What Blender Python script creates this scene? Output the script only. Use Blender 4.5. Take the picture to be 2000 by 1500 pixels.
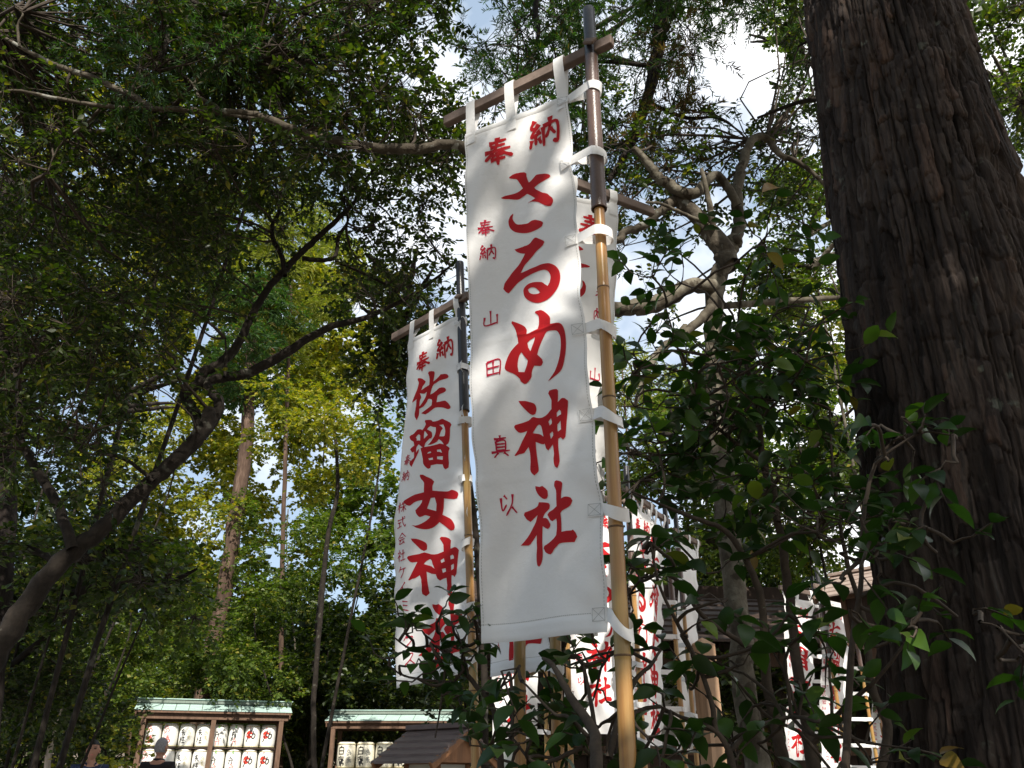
import bpy, bmesh, math, random
import numpy as np
from mathutils import Vector, Matrix
from mathutils.geometry import tessellate_polygon

R = math.radians
for o in list(bpy.data.objects): bpy.data.objects.remove(o)
scn = bpy.context.scene
COL = scn.collection

# ------------------------------------------------------------------ camera, sky, sun, exposure
F = 1618.0; PITCH = math.atan(770/1618); CS, SN = math.cos(PITCH), math.sin(PITCH); CZ = 1.25
cam = bpy.data.cameras.new('camera'); cam.sensor_width = 36; cam.lens = 36*F/2000; cam.clip_end = 2000; cam.clip_start = .02
camo = bpy.data.objects.new('camera', cam); COL.objects.link(camo)
camo.location = (0, 0, CZ); camo.rotation_euler = (math.pi/2+PITCH, 0, 0); scn.camera = camo

SUN_EL, SUN_AZ = R(44), R(172)          # azimuth clockwise from +Y: behind the camera, slightly to its right
sdir = Vector((math.sin(SUN_AZ)*math.cos(SUN_EL), math.cos(SUN_AZ)*math.cos(SUN_EL), math.sin(SUN_EL)))
world = bpy.data.worlds.new('World'); scn.world = world; world.use_nodes = True
nt = world.node_tree; nt.nodes.clear()
wo = nt.nodes.new('ShaderNodeOutputWorld'); bg = nt.nodes.new('ShaderNodeBackground')
sky = nt.nodes.new('ShaderNodeTexSky'); sky.sky_type = 'NISHITA'; sky.sun_disc = False
sky.sun_elevation = SUN_EL; sky.sun_rotation = SUN_AZ; sky.air_density = 1.0; sky.dust_density = 1.6
tc = nt.nodes.new('ShaderNodeTexCoord'); nz = nt.nodes.new('ShaderNodeTexNoise')
nz.inputs['Scale'].default_value = 2.3; nz.inputs['Detail'].default_value = 6; nz.inputs['Roughness'].default_value = .55
sx = nt.nodes.new('ShaderNodeSeparateXYZ'); ad = nt.nodes.new('ShaderNodeMath'); ad.operation = 'MULTIPLY_ADD'
ad.inputs[1].default_value = .22
rp = nt.nodes.new('ShaderNodeValToRGB'); rp.color_ramp.elements[0].position = .50; rp.color_ramp.elements[1].position = .64
mx = nt.nodes.new('ShaderNodeMix'); mx.data_type = 'RGBA'; mx.inputs['B'].default_value = (15.5, 15.5, 15.7, 1)
mx0 = nt.nodes.new('ShaderNodeMix'); mx0.data_type = 'RGBA'; mx0.inputs['Factor'].default_value = .45; mx0.inputs['B'].default_value = (8.4, 10.6, 13.2, 1)
L = nt.links.new
L(tc.outputs['Generated'], nz.inputs['Vector']); L(tc.outputs['Generated'], sx.inputs[0])
L(sx.outputs['X'], ad.inputs[0]); L(nz.outputs['Fac'], ad.inputs[2]); L(ad.outputs[0], rp.inputs[0])
L(sky.outputs[0], mx0.inputs['A']); L(mx0.outputs['Result'], mx.inputs['A']); L(rp.outputs['Color'], mx.inputs['Factor'])
L(mx.outputs['Result'], bg.inputs[0]); L(bg.outputs[0], wo.inputs[0])
bg.inputs[1].default_value = .070

sl = bpy.data.lights.new('sun', 'SUN'); sl.energy = 5.0; sl.angle = R(.53); sl.color = (1, .95, .87)
so = bpy.data.objects.new('sun', sl); COL.objects.link(so)
so.rotation_euler = (-sdir).to_track_quat('-Z', 'Y').to_euler(); so.location = (0, -20, 40)
scn.view_settings.view_transform = 'Standard'; scn.view_settings.look = 'None'
scn.view_settings.exposure = 0.65; scn.view_settings.gamma = 1
scn.view_settings.use_curve_mapping = False
scn.render.engine = 'CYCLES'
scn.cycles.max_bounces = 6; scn.cycles.transparent_max_bounces = 8

# ------------------------------------------------------------------ helpers
rng = np.random.default_rng(7); random.seed(7)

def at(px, py, Y):
    v = (750-py)/F; h = (px-1000)/F; dy = CS - v*SN; k = Y/dy
    return Vector((h*k, Y, CZ + (SN+v*CS)*k))
def proj(p):
    x, y, z = p[0], p[1], p[2]-CZ
    d = y*CS + z*SN; u = -y*SN + z*CS
    return 1000+F*x/d, 750-F*u/d
def projn(P):
    y, z = P[:, 1], P[:, 2]-CZ
    d = y*CS+z*SN; u = -y*SN+z*CS
    return 1000+F*P[:, 0]/d, 750-F*u/d, d

def mesh_np(name, V, Fs, mat=None, smooth=True):
    """Fs: list of (n,k) arrays"""
    me = bpy.data.meshes.new(name)
    V = np.asarray(V, np.float32); me.vertices.add(len(V)); me.vertices.foreach_set('co', V.ravel())
    Fs = [np.asarray(f, np.int32) for f in Fs if len(f)]
    nl = sum(f.size for f in Fs); nf = sum(len(f) for f in Fs)
    me.loops.add(nl); me.polygons.add(nf)
    me.loops.foreach_set('vertex_index', np.concatenate([f.ravel() for f in Fs]))
    tot = np.concatenate([np.full(len(f), f.shape[1], np.int32) for f in Fs])
    st = np.concatenate([[0], np.cumsum(tot)[:-1]]).astype(np.int32)
    me.polygons.foreach_set('loop_start', st)
    me.polygons.foreach_set('use_smooth', np.full(nf, smooth))
    me.update(calc_edges=True); me.validate()
    if mat: me.materials.append(mat)
    return me
def link(name, me, parent=None, kind=None):
    o = bpy.data.objects.new(name, me); COL.objects.link(o)
    if parent is not None: o.parent = parent
    if kind: o['kind'] = kind
    return o
def bmobj(name, bm, mat, parent=None, smooth=False):
    me = bpy.data.meshes.new(name); bm.normal_update(); bm.to_mesh(me); bm.free()
    if smooth:
        me.polygons.foreach_set('use_smooth', [True]*len(me.polygons))
    for m in (mat if isinstance(mat, (list, tuple)) else [mat]): me.materials.append(m)
    return link(name, me, parent)
def thing(name, label, cat, loc=(0, 0, 0), rz=0, group=None):
    o = bpy.data.objects.new(name, None); COL.objects.link(o); o.empty_display_size = .1
    o.location = loc; o.rotation_euler = (0, 0, rz); o['label'] = label; o['category'] = cat
    if group: o['group'] = group
    return o
def tag(o, label=None, cat=None, group=None, kind=None):
    if label: o['label'] = label
    if cat: o['category'] = cat
    if group: o['group'] = group
    if kind: o['kind'] = kind
    return o
def bevel(bm, w, seg=1):
    bmesh.ops.bevel(bm, geom=list(bm.edges), offset=w, segments=seg, profile=.5, affect='EDGES')
def box(bm, c, s, rot=None):
    r = bmesh.ops.create_cube(bm, size=1)
    M = Matrix.Translation(c) @ (rot.to_4x4() if rot is not None else Matrix.Identity(4)) @ Matrix.Diagonal((s[0], s[1], s[2], 1))
    bmesh.ops.transform(bm, matrix=M, verts=r['verts']); return r['verts']
def boxobj(name, c, s, mat, parent=None, rot=None, bv=.004):
    bm = bmesh.new(); box(bm, (0, 0, 0), s)
    if bv: bevel(bm, bv)
    bmesh.ops.transform(bm, matrix=Matrix.Translation(c) @ (rot.to_4x4() if rot is not None else Matrix.Identity(4)), verts=bm.verts)
    return bmobj(name, bm, mat, parent)
def bar(name, a, b, w, h, mat, parent=None, bv=.003):
    a, b = Vector(a), Vector(b); d = b-a; x = d.normalized()
    z = Vector((0, 0, 1)); y = z.cross(x)
    if y.length < 1e-3: y = Vector((0, 1, 0))
    y.normalize(); z = x.cross(y)
    rot = Matrix((x, y, z)).transposed()
    return boxobj(name, (a+b)/2, (d.length, w, h), mat, parent, rot, bv)

def catmull(P, n):
    P = np.asarray(P, float); Q = np.vstack([2*P[0]-P[1], P, 2*P[-1]-P[-2]]); out = []
    for i in range(1, len(Q)-2):
        p0, p1, p2, p3 = Q[i-1], Q[i], Q[i+1], Q[i+2]
        for t in np.linspace(0, 1, n, endpoint=False):
            out.append(.5*((2*p1)+(-p0+p2)*t+(2*p0-5*p1+4*p2-p3)*t*t+(-p0+3*p1-3*p2+p3)*t**3))
    out.append(P[-1]); return np.array(out)

class Tubes:
    def __init__(s): s.V = []; s.Q = []; s.n = 0
    def add(s, P, rad, k=6, wob=0.0):
        P = np.asarray(P, float); rad = np.broadcast_to(np.asarray(rad, float), (len(P),))
        if k >= 8:                                   # round off the end instead of leaving it open
            e = P[-1]-P[-2]; e = e/(np.linalg.norm(e)+1e-9); r_ = rad[-1]
            P = np.vstack([P, P[-1]+e*r_*.5, P[-1]+e*r_*.62]); rad = np.concatenate([rad, [r_*.72, r_*.02]])
        n = len(P)
        T = np.gradient(P, axis=0); T /= np.linalg.norm(T, axis=1)[:, None]+1e-9
        a = np.array([0, 0, 1.]) if abs(T[0][2]) < .9 else np.array([1., 0, 0])
        U = np.cross(T, a); U /= np.linalg.norm(U, axis=1)[:, None]+1e-9
        W = np.cross(T, U)
        th = np.linspace(0, 2*np.pi, k, endpoint=False)
        rr = rad[:, None]*(1+wob*rng.normal(size=(n, k))) if wob else np.repeat(rad[:, None], k, 1)
        V = P[:, None]+rr[..., None]*(np.cos(th)[None, :, None]*U[:, None]+np.sin(th)[None, :, None]*W[:, None])
        s.V.append(V.reshape(-1, 3))
        i = np.arange(n-1)[:, None]*k; j = np.arange(k)[None]; j2 = (j+1) % k
        q = np.stack([i+j, i+j2, i+k+j2, i+k+j], -1).reshape(-1, 4)+s.n
        s.Q.append(q); s.n += n*k
    def mesh(s, name, mat): return mesh_np(name, np.vstack(s.V), [np.vstack(s.Q)], mat)

def lathe(bm, prof, n=16, M=None):
    rings = []
    for (r, z) in prof:
        rings.append([bm.verts.new((r*math.cos(2*math.pi*i/n), r*math.sin(2*math.pi*i/n), z)) for i in range(n)])
    for a, b in zip(rings, rings[1:]):
        for i in range(n): bm.faces.new((a[i], a[(i+1) % n], b[(i+1) % n], b[i]))
    bm.faces.new(rings[0][::-1]); bm.faces.new(rings[-1])
    vs = [v for r in rings for v in r]
    if M is not None: bmesh.ops.transform(bm, matrix=M, verts=vs)
    return vs

# ------------------------------------------------------------------ materials
def newmat(name):
    m = bpy.data.materials.new(name); m.use_nodes = True; n = m.node_tree; n.nodes.clear()
    out = n.nodes.new('ShaderNodeOutputMaterial'); return m, n, out
def node(n, t, **kw):
    x = n.nodes.new(t)
    for k, v in kw.items():
        if k in x.inputs: x.inputs[k].default_value = v
        else: setattr(x, k, v)
    return x
def ramp(n, stops):
    r = n.nodes.new('ShaderNodeValToRGB'); e = r.color_ramp.elements
    e[0].position, e[0].color = stops[0][0], (*stops[0][1], 1); e[1].position, e[1].color = stops[-1][0], (*stops[-1][1], 1)
    for p, c in stops[1:-1]:
        q = e.new(p); q.color = (*c, 1)
    return r
def simple(name, col, rough=.7, var=.25, scale=8, bump=.15, stretch=(1, 1, 1), spec=.3, bscale=None, metal=0):
    m, n, out = newmat(name); l = n.links.new
    tcn = node(n, 'ShaderNodeTexCoord'); mp = node(n, 'ShaderNodeMapping', Scale=stretch); l(tcn.outputs['Object'], mp.inputs[0])
    t = node(n, 'ShaderNodeTexNoise', Scale=scale, Detail=6., Roughness=.6); l(mp.outputs[0], t.inputs['Vector'])
    r = ramp(n, [(.3, tuple(c*(1-var) for c in col)), (.7, tuple(min(1, c*(1+var)) for c in col))]); l(t.outputs['Fac'], r.inputs[0])
    p = node(n, 'ShaderNodeBsdfPrincipled', Roughness=rough, Metallic=metal); p.inputs['Specular IOR Level'].default_value = spec
    l(r.outputs[0], p.inputs['Base Color'])
    if bump:
        t2 = node(n, 'ShaderNodeTexNoise', Scale=bscale or scale*4, Detail=5.); l(mp.outputs[0], t2.inputs['Vector'])
        b = node(n, 'ShaderNodeBump', Strength=bump, Distance=.01); l(t2.outputs['Fac'], b.inputs['Height']); l(b.outputs[0], p.inputs['Normal'])
    l(p.outputs[0], out.inputs[0]); return m
def leafmat(name, stops, trans=.4, rough=.45, spec=.35, tmul=(1.5, 1.9, .5)):
    m, n, out = newmat(name); l = n.links.new
    g = node(n, 'ShaderNodeNewGeometry'); oi = node(n, 'ShaderNodeObjectInfo')
    a = node(n, 'ShaderNodeMath', operation='ADD'); l(g.outputs['Random Per Island'], a.inputs[0]); l(oi.outputs['Random'], a.inputs[1])
    fr = node(n, 'ShaderNodeMath', operation='FRACT'); l(a.outputs[0], fr.inputs[0])
    r = ramp(n, stops); l(fr.outputs[0], r.inputs[0])
    p = node(n, 'ShaderNodeBsdfPrincipled', Roughness=rough); p.inputs['Specular IOR Level'].default_value = spec
    l(r.outputs[0], p.inputs['Base Color'])
    t = node(n, 'ShaderNodeBsdfTranslucent'); mm = node(n, 'ShaderNodeMix', data_type='RGBA', blend_type='MULTIPLY')
    mm.inputs['Factor'].default_value = 1; mm.inputs['B'].default_value = (*tmul, 1); l(r.outputs[0], mm.inputs['A'])
    l(mm.outputs['Result'], t.inputs[0])
    s = node(n, 'ShaderNodeMixShader', Fac=trans); l(p.outputs[0], s.inputs[1]); l(t.outputs[0], s.inputs[2]); l(s.outputs[0], out.inputs[0])
    return m
M = {}
M['leaf_shade_tone'] = leafmat('leaf_shade_tone', [(0, (.012, .021, .004)), (.5, (.024, .038, .006)), (.9, (.058, .080, .011)), (1, (.17, .14, .02))])  # canopy shade put into the colour; top stops raised for sunlit leaves
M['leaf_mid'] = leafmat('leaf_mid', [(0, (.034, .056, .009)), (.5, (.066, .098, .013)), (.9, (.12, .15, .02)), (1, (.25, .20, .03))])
M['leaf_sun_tone'] = leafmat('leaf_sun_tone', [(0, (.07, .11, .016)), (.5, (.17, .18, .02)), (.9, (.26, .25, .035)), (1, (.34, .26, .04))], tmul=(1.8, 1.8, .35))  # sunlight put into the colour: brighter, yellower leaves for sunlit crowns
M['needle_yellow'] = leafmat('needle_yellow', [(0, (.09, .11, .018)), (.5, (.19, .195, .03)), (1, (.28, .26, .05))], rough=.6)
M['needle_green'] = leafmat('needle_green', [(0, (.018, .04, .012)), (.5, (.035, .075, .018)), (.88, (.06, .12, .025)), (1, (.13, .06, .025))], rough=.6)
M['needle_brown'] = leafmat('needle_brown', [(0, (.07, .035, .018)), (.5, (.12, .06, .03)), (1, (.09, .10, .03))], rough=.7)
M['leaf_camellia'] = leafmat('leaf_camellia', [(0, (.012, .030, .007)), (.6, (.021, .048, .009)), (.9, (.04, .085, .012)), (.97, (.09, .14, .02)), (1, (.17, .08, .02))], trans=.25, rough=.36, spec=.28, tmul=(1.4, 2.2, .5))
M['twig'] = simple('twig_bark', (.05, .037, .026), .85, .35, 30, .2)
M['twig_pale'] = simple('twig_pale_bark', (.16, .135, .105), .85, .35, 20, .2)

def barkmat(name, stops, scale=6, stretch=(1, 1, .25), bump=.6, patches=None):
    m, n, out = newmat(name); l = n.links.new
    tcn = node(n, 'ShaderNodeTexCoord'); mp = node(n, 'ShaderNodeMapping', Scale=stretch); l(tcn.outputs['Object'], mp.inputs[0])
    t = node(n, 'ShaderNodeTexNoise', Scale=scale, Detail=8., Roughness=.65); l(mp.outputs[0], t.inputs['Vector'])
    r = ramp(n, stops); l(t.outputs['Fac'], r.inputs[0]); colr = r.outputs[0]
    if patches:
        t3 = node(n, 'ShaderNodeTexNoise', Scale=patches[0], Detail=4., Roughness=.5); l(tcn.outputs['Object'], t3.inputs['Vector'])
        rr = ramp(n, [(patches[1], (0, 0, 0)), (patches[1]+.05, (1, 1, 1))]); l(t3.outputs['Fac'], rr.inputs[0])
        mi = node(n, 'ShaderNodeMix', data_type='RGBA'); mi.inputs['B'].default_value = (*patches[2], 1)
        l(rr.outputs[0], mi.inputs['Factor']); l(colr, mi.inputs['A']); colr = mi.outputs['Result']
    p = node(n, 'ShaderNodeBsdfPrincipled', Roughness=.9); p.inputs['Specular IOR Level'].default_value = .15
    l(colr, p.inputs['Base Color'])
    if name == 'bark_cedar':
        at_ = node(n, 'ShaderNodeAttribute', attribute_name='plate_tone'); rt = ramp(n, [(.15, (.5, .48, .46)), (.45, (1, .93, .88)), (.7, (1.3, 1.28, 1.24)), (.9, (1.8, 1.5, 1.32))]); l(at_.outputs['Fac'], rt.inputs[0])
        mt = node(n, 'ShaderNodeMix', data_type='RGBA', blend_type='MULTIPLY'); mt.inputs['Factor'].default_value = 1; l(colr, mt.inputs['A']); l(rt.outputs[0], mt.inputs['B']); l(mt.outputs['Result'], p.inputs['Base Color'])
    t2 = node(n, 'ShaderNodeTexNoise', Scale=scale*5, Detail=6.); l(mp.outputs[0], t2.inputs['Vector'])
    b = node(n, 'ShaderNodeBump', Strength=bump, Distance=.01); l(t2.outputs['Fac'], b.inputs['Height']); l(b.outputs[0], p.inputs['Normal'])
    l(p.outputs[0], out.inputs[0]); return m
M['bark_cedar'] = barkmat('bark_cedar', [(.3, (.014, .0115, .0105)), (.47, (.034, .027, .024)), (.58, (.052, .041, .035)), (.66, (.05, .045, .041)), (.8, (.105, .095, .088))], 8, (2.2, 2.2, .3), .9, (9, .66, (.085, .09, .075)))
M['bark_dark'] = barkmat('bark_dark', [(.3, (.012, .010, .008)), (.6, (.028, .022, .017)), (.8, (.055, .045, .034))], 14, (1, 1, 1), .5, (7, .63, (.075, .07, .055)))
M['bark_mottled'] = barkmat('bark_mottled', [(.3, (.045, .036, .026)), (.52, (.11, .095, .07)), (.75, (.24, .22, .17))], 9, (1, 1, .8), .5, (11, .55, (.05, .04, .028)))
M['bark_grey'] = barkmat('bark_grey', [(.3, (.035, .028, .02)), (.55, (.09, .075, .055)), (.78, (.2, .18, .14))], 12, (1, 1, 1), .5, (9, .6, (.24, .235, .2)))
M['bark_red'] = barkmat('bark_red', [(.3, (.03, .02, .015)), (.52, (.085, .054, .038)), (.75, (.19, .13, .095))], 6, (1.5, 1.5, .3), .5)

# cloth: white polyester, fine weave, lets light through
def clothmat():
    m, n, out = newmat('banner_cloth'); l = n.links.new
    tcn = node(n, 'ShaderNodeTexCoord'); t = node(n, 'ShaderNodeTexNoise', Scale=3., Detail=5.); l(tcn.outputs['Object'], t.inputs['Vector'])
    r = ramp(n, [(.3, (.77, .75, .72)), (.65, (.84, .83, .81))]); l(t.outputs['Fac'], r.inputs[0])
    d = node(n, 'ShaderNodeBsdfPrincipled', Roughness=.75); d.inputs['Specular IOR Level'].default_value = .2; l(r.outputs[0], d.inputs['Base Color'])
    t2 = node(n, 'ShaderNodeTexNoise', Scale=14., Detail=7., Roughness=.6); l(tcn.outputs['Object'], t2.inputs['Vector'])
    b = node(n, 'ShaderNodeBump', Strength=.28, Distance=.012); l(t2.outputs['Fac'], b.inputs['Height']); l(b.outputs[0], d.inputs['Normal'])
    tr = node(n, 'ShaderNodeBsdfTranslucent', Color=(.8, .78, .74, 1)); s = node(n, 'ShaderNodeMixShader', Fac=.13)
    l(d.outputs[0], s.inputs[1]); l(tr.outputs[0], s.inputs[2]); l(s.outputs[0], out.inputs[0]); return m
M['cloth'] = clothmat()
def printmat(name, col, trans=.25):
    m, n, out = newmat(name); l = n.links.new
    d = node(n, 'ShaderNodeBsdfPrincipled', Roughness=.65); d.inputs['Base Color'].default_value = (*col, 1); d.inputs['Specular IOR Level'].default_value = .2
    tr = node(n, 'ShaderNodeBsdfTranslucent', Color=(*col, 1)); s = node(n, 'ShaderNodeMixShader', Fac=trans)
    l(d.outputs[0], s.inputs[1]); l(tr.outputs[0], s.inputs[2]); l(s.outputs[0], out.inputs[0]); return m
M['print_red'] = printmat('print_red', (.52, .014, .018))
M['print_crimson'] = printmat('print_crimson', (.50, .012, .045))
M['ink_black'] = simple('ink_black', (.02, .02, .02), .6, .1, 5, 0)
M['ink_red'] = simple('ink_red', (.6, .04, .02), .6, .1, 5, 0)
M['ink_pink'] = simple('ink_pink', (.62, .22, .2), .6, .1, 5, 0)
M['ink_green'] = simple('ink_green', (.16, .4, .1), .6, .1, 5, 0)
M['ink_grey'] = simple('ink_grey', (.28, .28, .25), .6, .1, 5, 0)
M['stitch'] = simple('stitch_thread', (.42, .41, .39), .8, .1, 30, 0)

def bamboomat():
    m, n, out = newmat('bamboo'); l = n.links.new
    tcn = node(n, 'ShaderNodeTexCoord'); mp = node(n, 'ShaderNodeMapping', Scale=(14, 14, .6)); l(tcn.outputs['Object'], mp.inputs[0])
    t = node(n, 'ShaderNodeTexNoise', Scale=4., Detail=6., Roughness=.6); l(mp.outputs[0], t.inputs['Vector'])
    r = ramp(n, [(.3, (.19, .085, .022)), (.5, (.34, .17, .05)), (.72, (.46, .28, .10))]); l(t.outputs['Fac'], r.inputs[0])
    t3 = node(n, 'ShaderNodeTexNoise', Scale=2.2, Detail=3.); l(tcn.outputs['Object'], t3.inputs['Vector'])
    rr = ramp(n, [(.5, (0, 0, 0)), (.68, (1, 1, 1))]); l(t3.outputs['Fac'], rr.inputs[0])
    mi = node(n, 'ShaderNodeMix', data_type='RGBA'); mi.inputs['B'].default_value = (.26, .19, .055, 1)
    l(rr.outputs[0], mi.inputs['Factor']); l(r.outputs[0], mi.inputs['A'])
    p = node(n, 'ShaderNodeBsdfPrincipled', Roughness=.33); p.inputs['Specular IOR Level'].default_value = .5
    l(mi.outputs['Result'], p.inputs['Base Color'])
    b = node(n, 'ShaderNodeBump', Strength=.12, Distance=.004); l(t.outputs['Fac'], b.inputs['Height']); l(b.outputs[0], p.inputs['Normal'])
    l(p.outputs[0], out.inputs[0]); return m
M['bamboo'] = bamboomat()
M['node_dark'] = simple('bamboo_node', (.12, .07, .035), .7, .3, 40, .2)
M['sleeve'] = simple('brown_vinyl_sleeve', (.10, .06, .045), .3, .15, 60, .12, spec=.5)
M['sleeve_black'] = simple('black_sleeve', (.022, .02, .022), .32, .2, 30, .08, spec=.5)
M['wood_grey'] = simple('weathered_wood', (.17, .125, .10), .8, .35, 9, .35, (1, 1, 1))
M['wood_brown'] = simple('brown_wood', (.13, .075, .047), .7, .3, 6, .25, (4, 4, .8))
M['wood_orange'] = simple('orange_wood', (.26, .12, .05), .6, .25, 6, .2, (4, 4, .8))
M['wood_dark'] = simple('dark_wood', (.045, .028, .02), .75, .3, 6, .25, (4, 4, .8))
M['wood_post'] = simple('pale_timber', (.36, .23, .14), .75, .25, 5, .25, (5, 5, .5))
M['board_roof'] = simple('roof_board', (.12, .085, .075), .6, .25, 7, .3, (1, 6, 1), spec=.4)
M['board_roof_pale'] = simple('pale_roof_board', (.30, .23, .19), .7, .2, 7, .3, (1, 6, 1))
M['copper'] = simple('green_copper', (.36, .48, .43), .55, .2, 5, .15, (.6, 3, 1))
M['copper_dark'] = simple('dull_copper', (.17, .2, .17), .6, .25, 9, .15, (8, 1, 1))
M['paper'] = simple('lantern_panel', (.62, .64, .58), .5, .08, 4, .03)
M['plaster'] = simple('plaster', (.42, .40, .36), .85, .12, 3, .1)
M['barrel'] = simple('straw_wrap', (.72, .68, .55), .8, .1, 14, .15, (1, 1, 3))
M['barrel_white'] = simple('white_wrap', (.80, .78, .72), .8, .06, 14, .1)
M['rope'] = simple('straw_rope', (.55, .47, .24), .85, .25, 40, .3)
M['soil'] = simple('forest_floor', (.13, .10, .07), .95, .35, 1.2, .4, bscale=14)
M['gravel'] = simple('gravel_path', (.34, .32, .29), .95, .2, 6, .5, bscale=60)
M['skin'] = simple('skin', (.42, .22, .15), .55, .06, 10, 0)
M['hair_black'] = simple('black_hair', (.015, .013, .012), .5, .3, 60, .3)
M['hair_grey'] = simple('grey_hair', (.25, .24, .25), .6, .3, 60, .4)
M['shirt_navy'] = simple('navy_shirt', (.02, .03, .07), .85, .15, 20, .1)
M['jacket_black'] = simple('black_jacket', (.014, .012, .014), .8, .2, 20, .1)
M['trousers'] = simple('grey_trousers', (.05, .05, .055), .85, .15, 20, .1)
M['strap_grey'] = simple('grey_strap', (.16, .18, .2), .7, .1, 20, .1)
M['shoe'] = simple('shoe_leather', (.02, .015, .012), .5, .1, 20, .05)
M['snag'] = simple('bare_pale_wood', (.48, .40, .33), .85, .25, 9, .4, (3, 3, .6))

# ------------------------------------------------------------------ ground, path
def terrain():
    n = 70; xs = np.linspace(-160, 160, n); ys = np.linspace(-120, 260, n)
    X, Y = np.meshgrid(xs, ys); rr = np.hypot(X, Y-10)
    Z = np.clip((rr-40)/60, 0, 1)**2*5 + .04*np.sin(X*.7)*np.cos(Y*.6)
    V = np.stack([X, Y, Z-.06], -1).reshape(-1, 3); i = np.arange(n-1)[:, None]*n+np.arange(n-1)[None]
    q = np.stack([i, i+1, i+n+1, i+n], -1).reshape(-1, 4)
    link('ground', mesh_np('ground', V, [q], M['soil']), kind='structure')
terrain()
V = []; 
for i in range(15):
    x = -14+i*2.0; V += [(x, 6.6+.25*math.sin(i), .045), (x, 16.3+.3*math.cos(i*1.3), .045)]
link('path', mesh_np('path', V, [[(2*i, 2*i+2, 2*i+3, 2*i+1) for i in range(14)]], M['gravel']), kind='structure')

# ------------------------------------------------------------------ brush print: outlines read off the cloth, in reference pixels
def zp(pts, ox, oy, s): return [(ox+x/s, oy+y/s) for x, y in pts]
def Z(s): 
    v = [float(t) for t in s.replace(',', ' ').split()]; return list(zip(v[0::2], v[1::2]))
A_GLYPHS = []; B_GLYPHS = []
def g(dst, ox, oy, sc, outer, *holes): dst.append((zp(Z(outer), ox, oy, sc), [zp(Z(h), ox, oy, sc) for h in holes]))
g(A_GLYPHS, 960, 320, 10.7125, "335,245 390,195 470,152 560,132 630,122 672,140 686,165 686,205 710,280 740,345 765,335 830,280 880,225 925,193 1040,187 1110,185 1165,195 1210,220 1218,248 1195,275 1080,345 960,410 866,468 900,505 980,550 1060,592 1165,622 1222,675 1275,715 1298,780 1290,830 1265,870 1240,887 1180,887 1140,875 1060,835 1000,798 930,770 820,752 770,760 700,778 745,757 830,715 888,690 850,665 780,620 700,577 640,615 540,672 490,688 400,688 310,685 240,695 185,695 170,680 220,645 290,610 410,570 500,530 560,490 605,458 570,400 520,325 470,268 340,266")
g(A_GLYPHS, 960, 320, 10.7125, "390,985 397,1005 385,1050 390,1105 415,1155 460,1200 510,1213 610,1210 715,1198 760,1170 800,1150 860,1140 910,1145 1000,1172 1050,1200 1072,1225 1050,1280 1030,1305 960,1338 860,1370 760,1393 650,1403 540,1393 460,1380 400,1352 345,1305 315,1250 302,1180 312,1100 335,1040 365,1005")
g(A_GLYPHS, 960, 450, 9.375, "382,312 420,300 520,265 610,235 670,200 710,155 750,118 790,107 850,135 950,187 968,212 935,262 880,305 820,345 770,400 720,460 660,525 590,600 545,680 508,757 580,735 680,690 800,655 900,622 1000,607 1080,612 1175,655 1240,725 1270,800 1277,900 1255,1000 1210,1090 1130,1185 1030,1270 935,1313 860,1332 770,1322 700,1295 640,1255 600,1200 580,1130 578,1080 610,1020 660,975 740,948 830,942 925,950 975,985 1035,1022 1070,960 1090,880 1085,820 1050,760 1000,730 940,725 840,745 740,780 650,820 560,875 470,940 410,1010 350,1090 305,1147 260,1125 210,1070 228,965 290,860 350,760 420,665 470,600 520,510 582,395 490,382 425,355 395,330",
  "662,1080 700,1048 750,1038 800,1050 850,1090 893,1138 860,1158 800,1168 740,1162 690,1135")
g(A_GLYPHS, 970, 600, 9.375, "290,263 350,282 450,320 520,360 545,395 560,430 558,500 610,480 700,430 755,400 775,320 780,230 772,165 730,125 707,105 718,78 800,58 840,65 900,100 965,160 1000,220 1000,320 1080,320 1180,320 1235,355 1270,430 1290,540 1297,680 1295,820 1275,960 1245,1090 1190,1200 1100,1270 1020,1325 945,1367 1010,1290 1080,1200 1130,1090 1165,980 1190,860 1202,720 1195,600 1180,530 1140,465 1090,442 1000,438 950,442 912,465 870,540 820,650 770,770 742,865 790,910 835,955 853,1010 835,1050 790,1078 680,1062 645,1130 628,1200 625,1260 580,1330 520,1385 480,1388 425,1345 410,1300 350,1245 300,1215 210,1182 180,1155 167,1120 180,1040 215,930 270,820 350,720 405,662 395,580 375,480 345,400 310,340 278,300",
  "565,655 610,605 703,547 690,610 660,690 615,803 580,740", "455,822 490,880 565,968 545,1060 495,1178 395,1180 382,1080 392,980 415,890")
g(A_GLYPHS, 980, 750, 8.333, "252,262 350,257 430,277 500,300 535,350 540,410 520,470 480,485 435,470 380,425 310,350 270,300")
g(A_GLYPHS, 980, 750, 8.333, "490,515 540,532 620,537 680,518 740,482 808,408 808,260 755,152 778,108 830,97 905,92 932,118 925,200 915,300 975,243 1040,242 1095,285 1085,400 1080,560 1065,760 1052,870 1005,912 965,872 920,890 918,1000 930,1130 943,1230 938,1300 900,1365 860,1340 832,1270 828,1190 838,1120 820,975 775,1020 730,1065 690,1030 670,950 650,962 580,945 515,918 520,1030 535,1170 548,1280 558,1380 535,1430 490,1467 445,1430 418,1370 425,1250 420,1100 398,1000 330,1100 260,1125 205,1158 185,1155 240,1060 300,910 350,810 378,745 300,773 250,772 205,730 183,690 200,655 290,620 400,575 450,535",
  "470,778 510,710 550,658 580,640 610,660 630,730 650,838 610,808 560,790", "750,605 800,552 812,610 810,640 770,670", "765,800 815,765 828,790 825,835 785,885", "900,475 945,420 970,450 977,500 945,515 905,543", "912,665 970,605 975,745 920,775 908,740")
SHA = len(A_GLYPHS)
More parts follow.
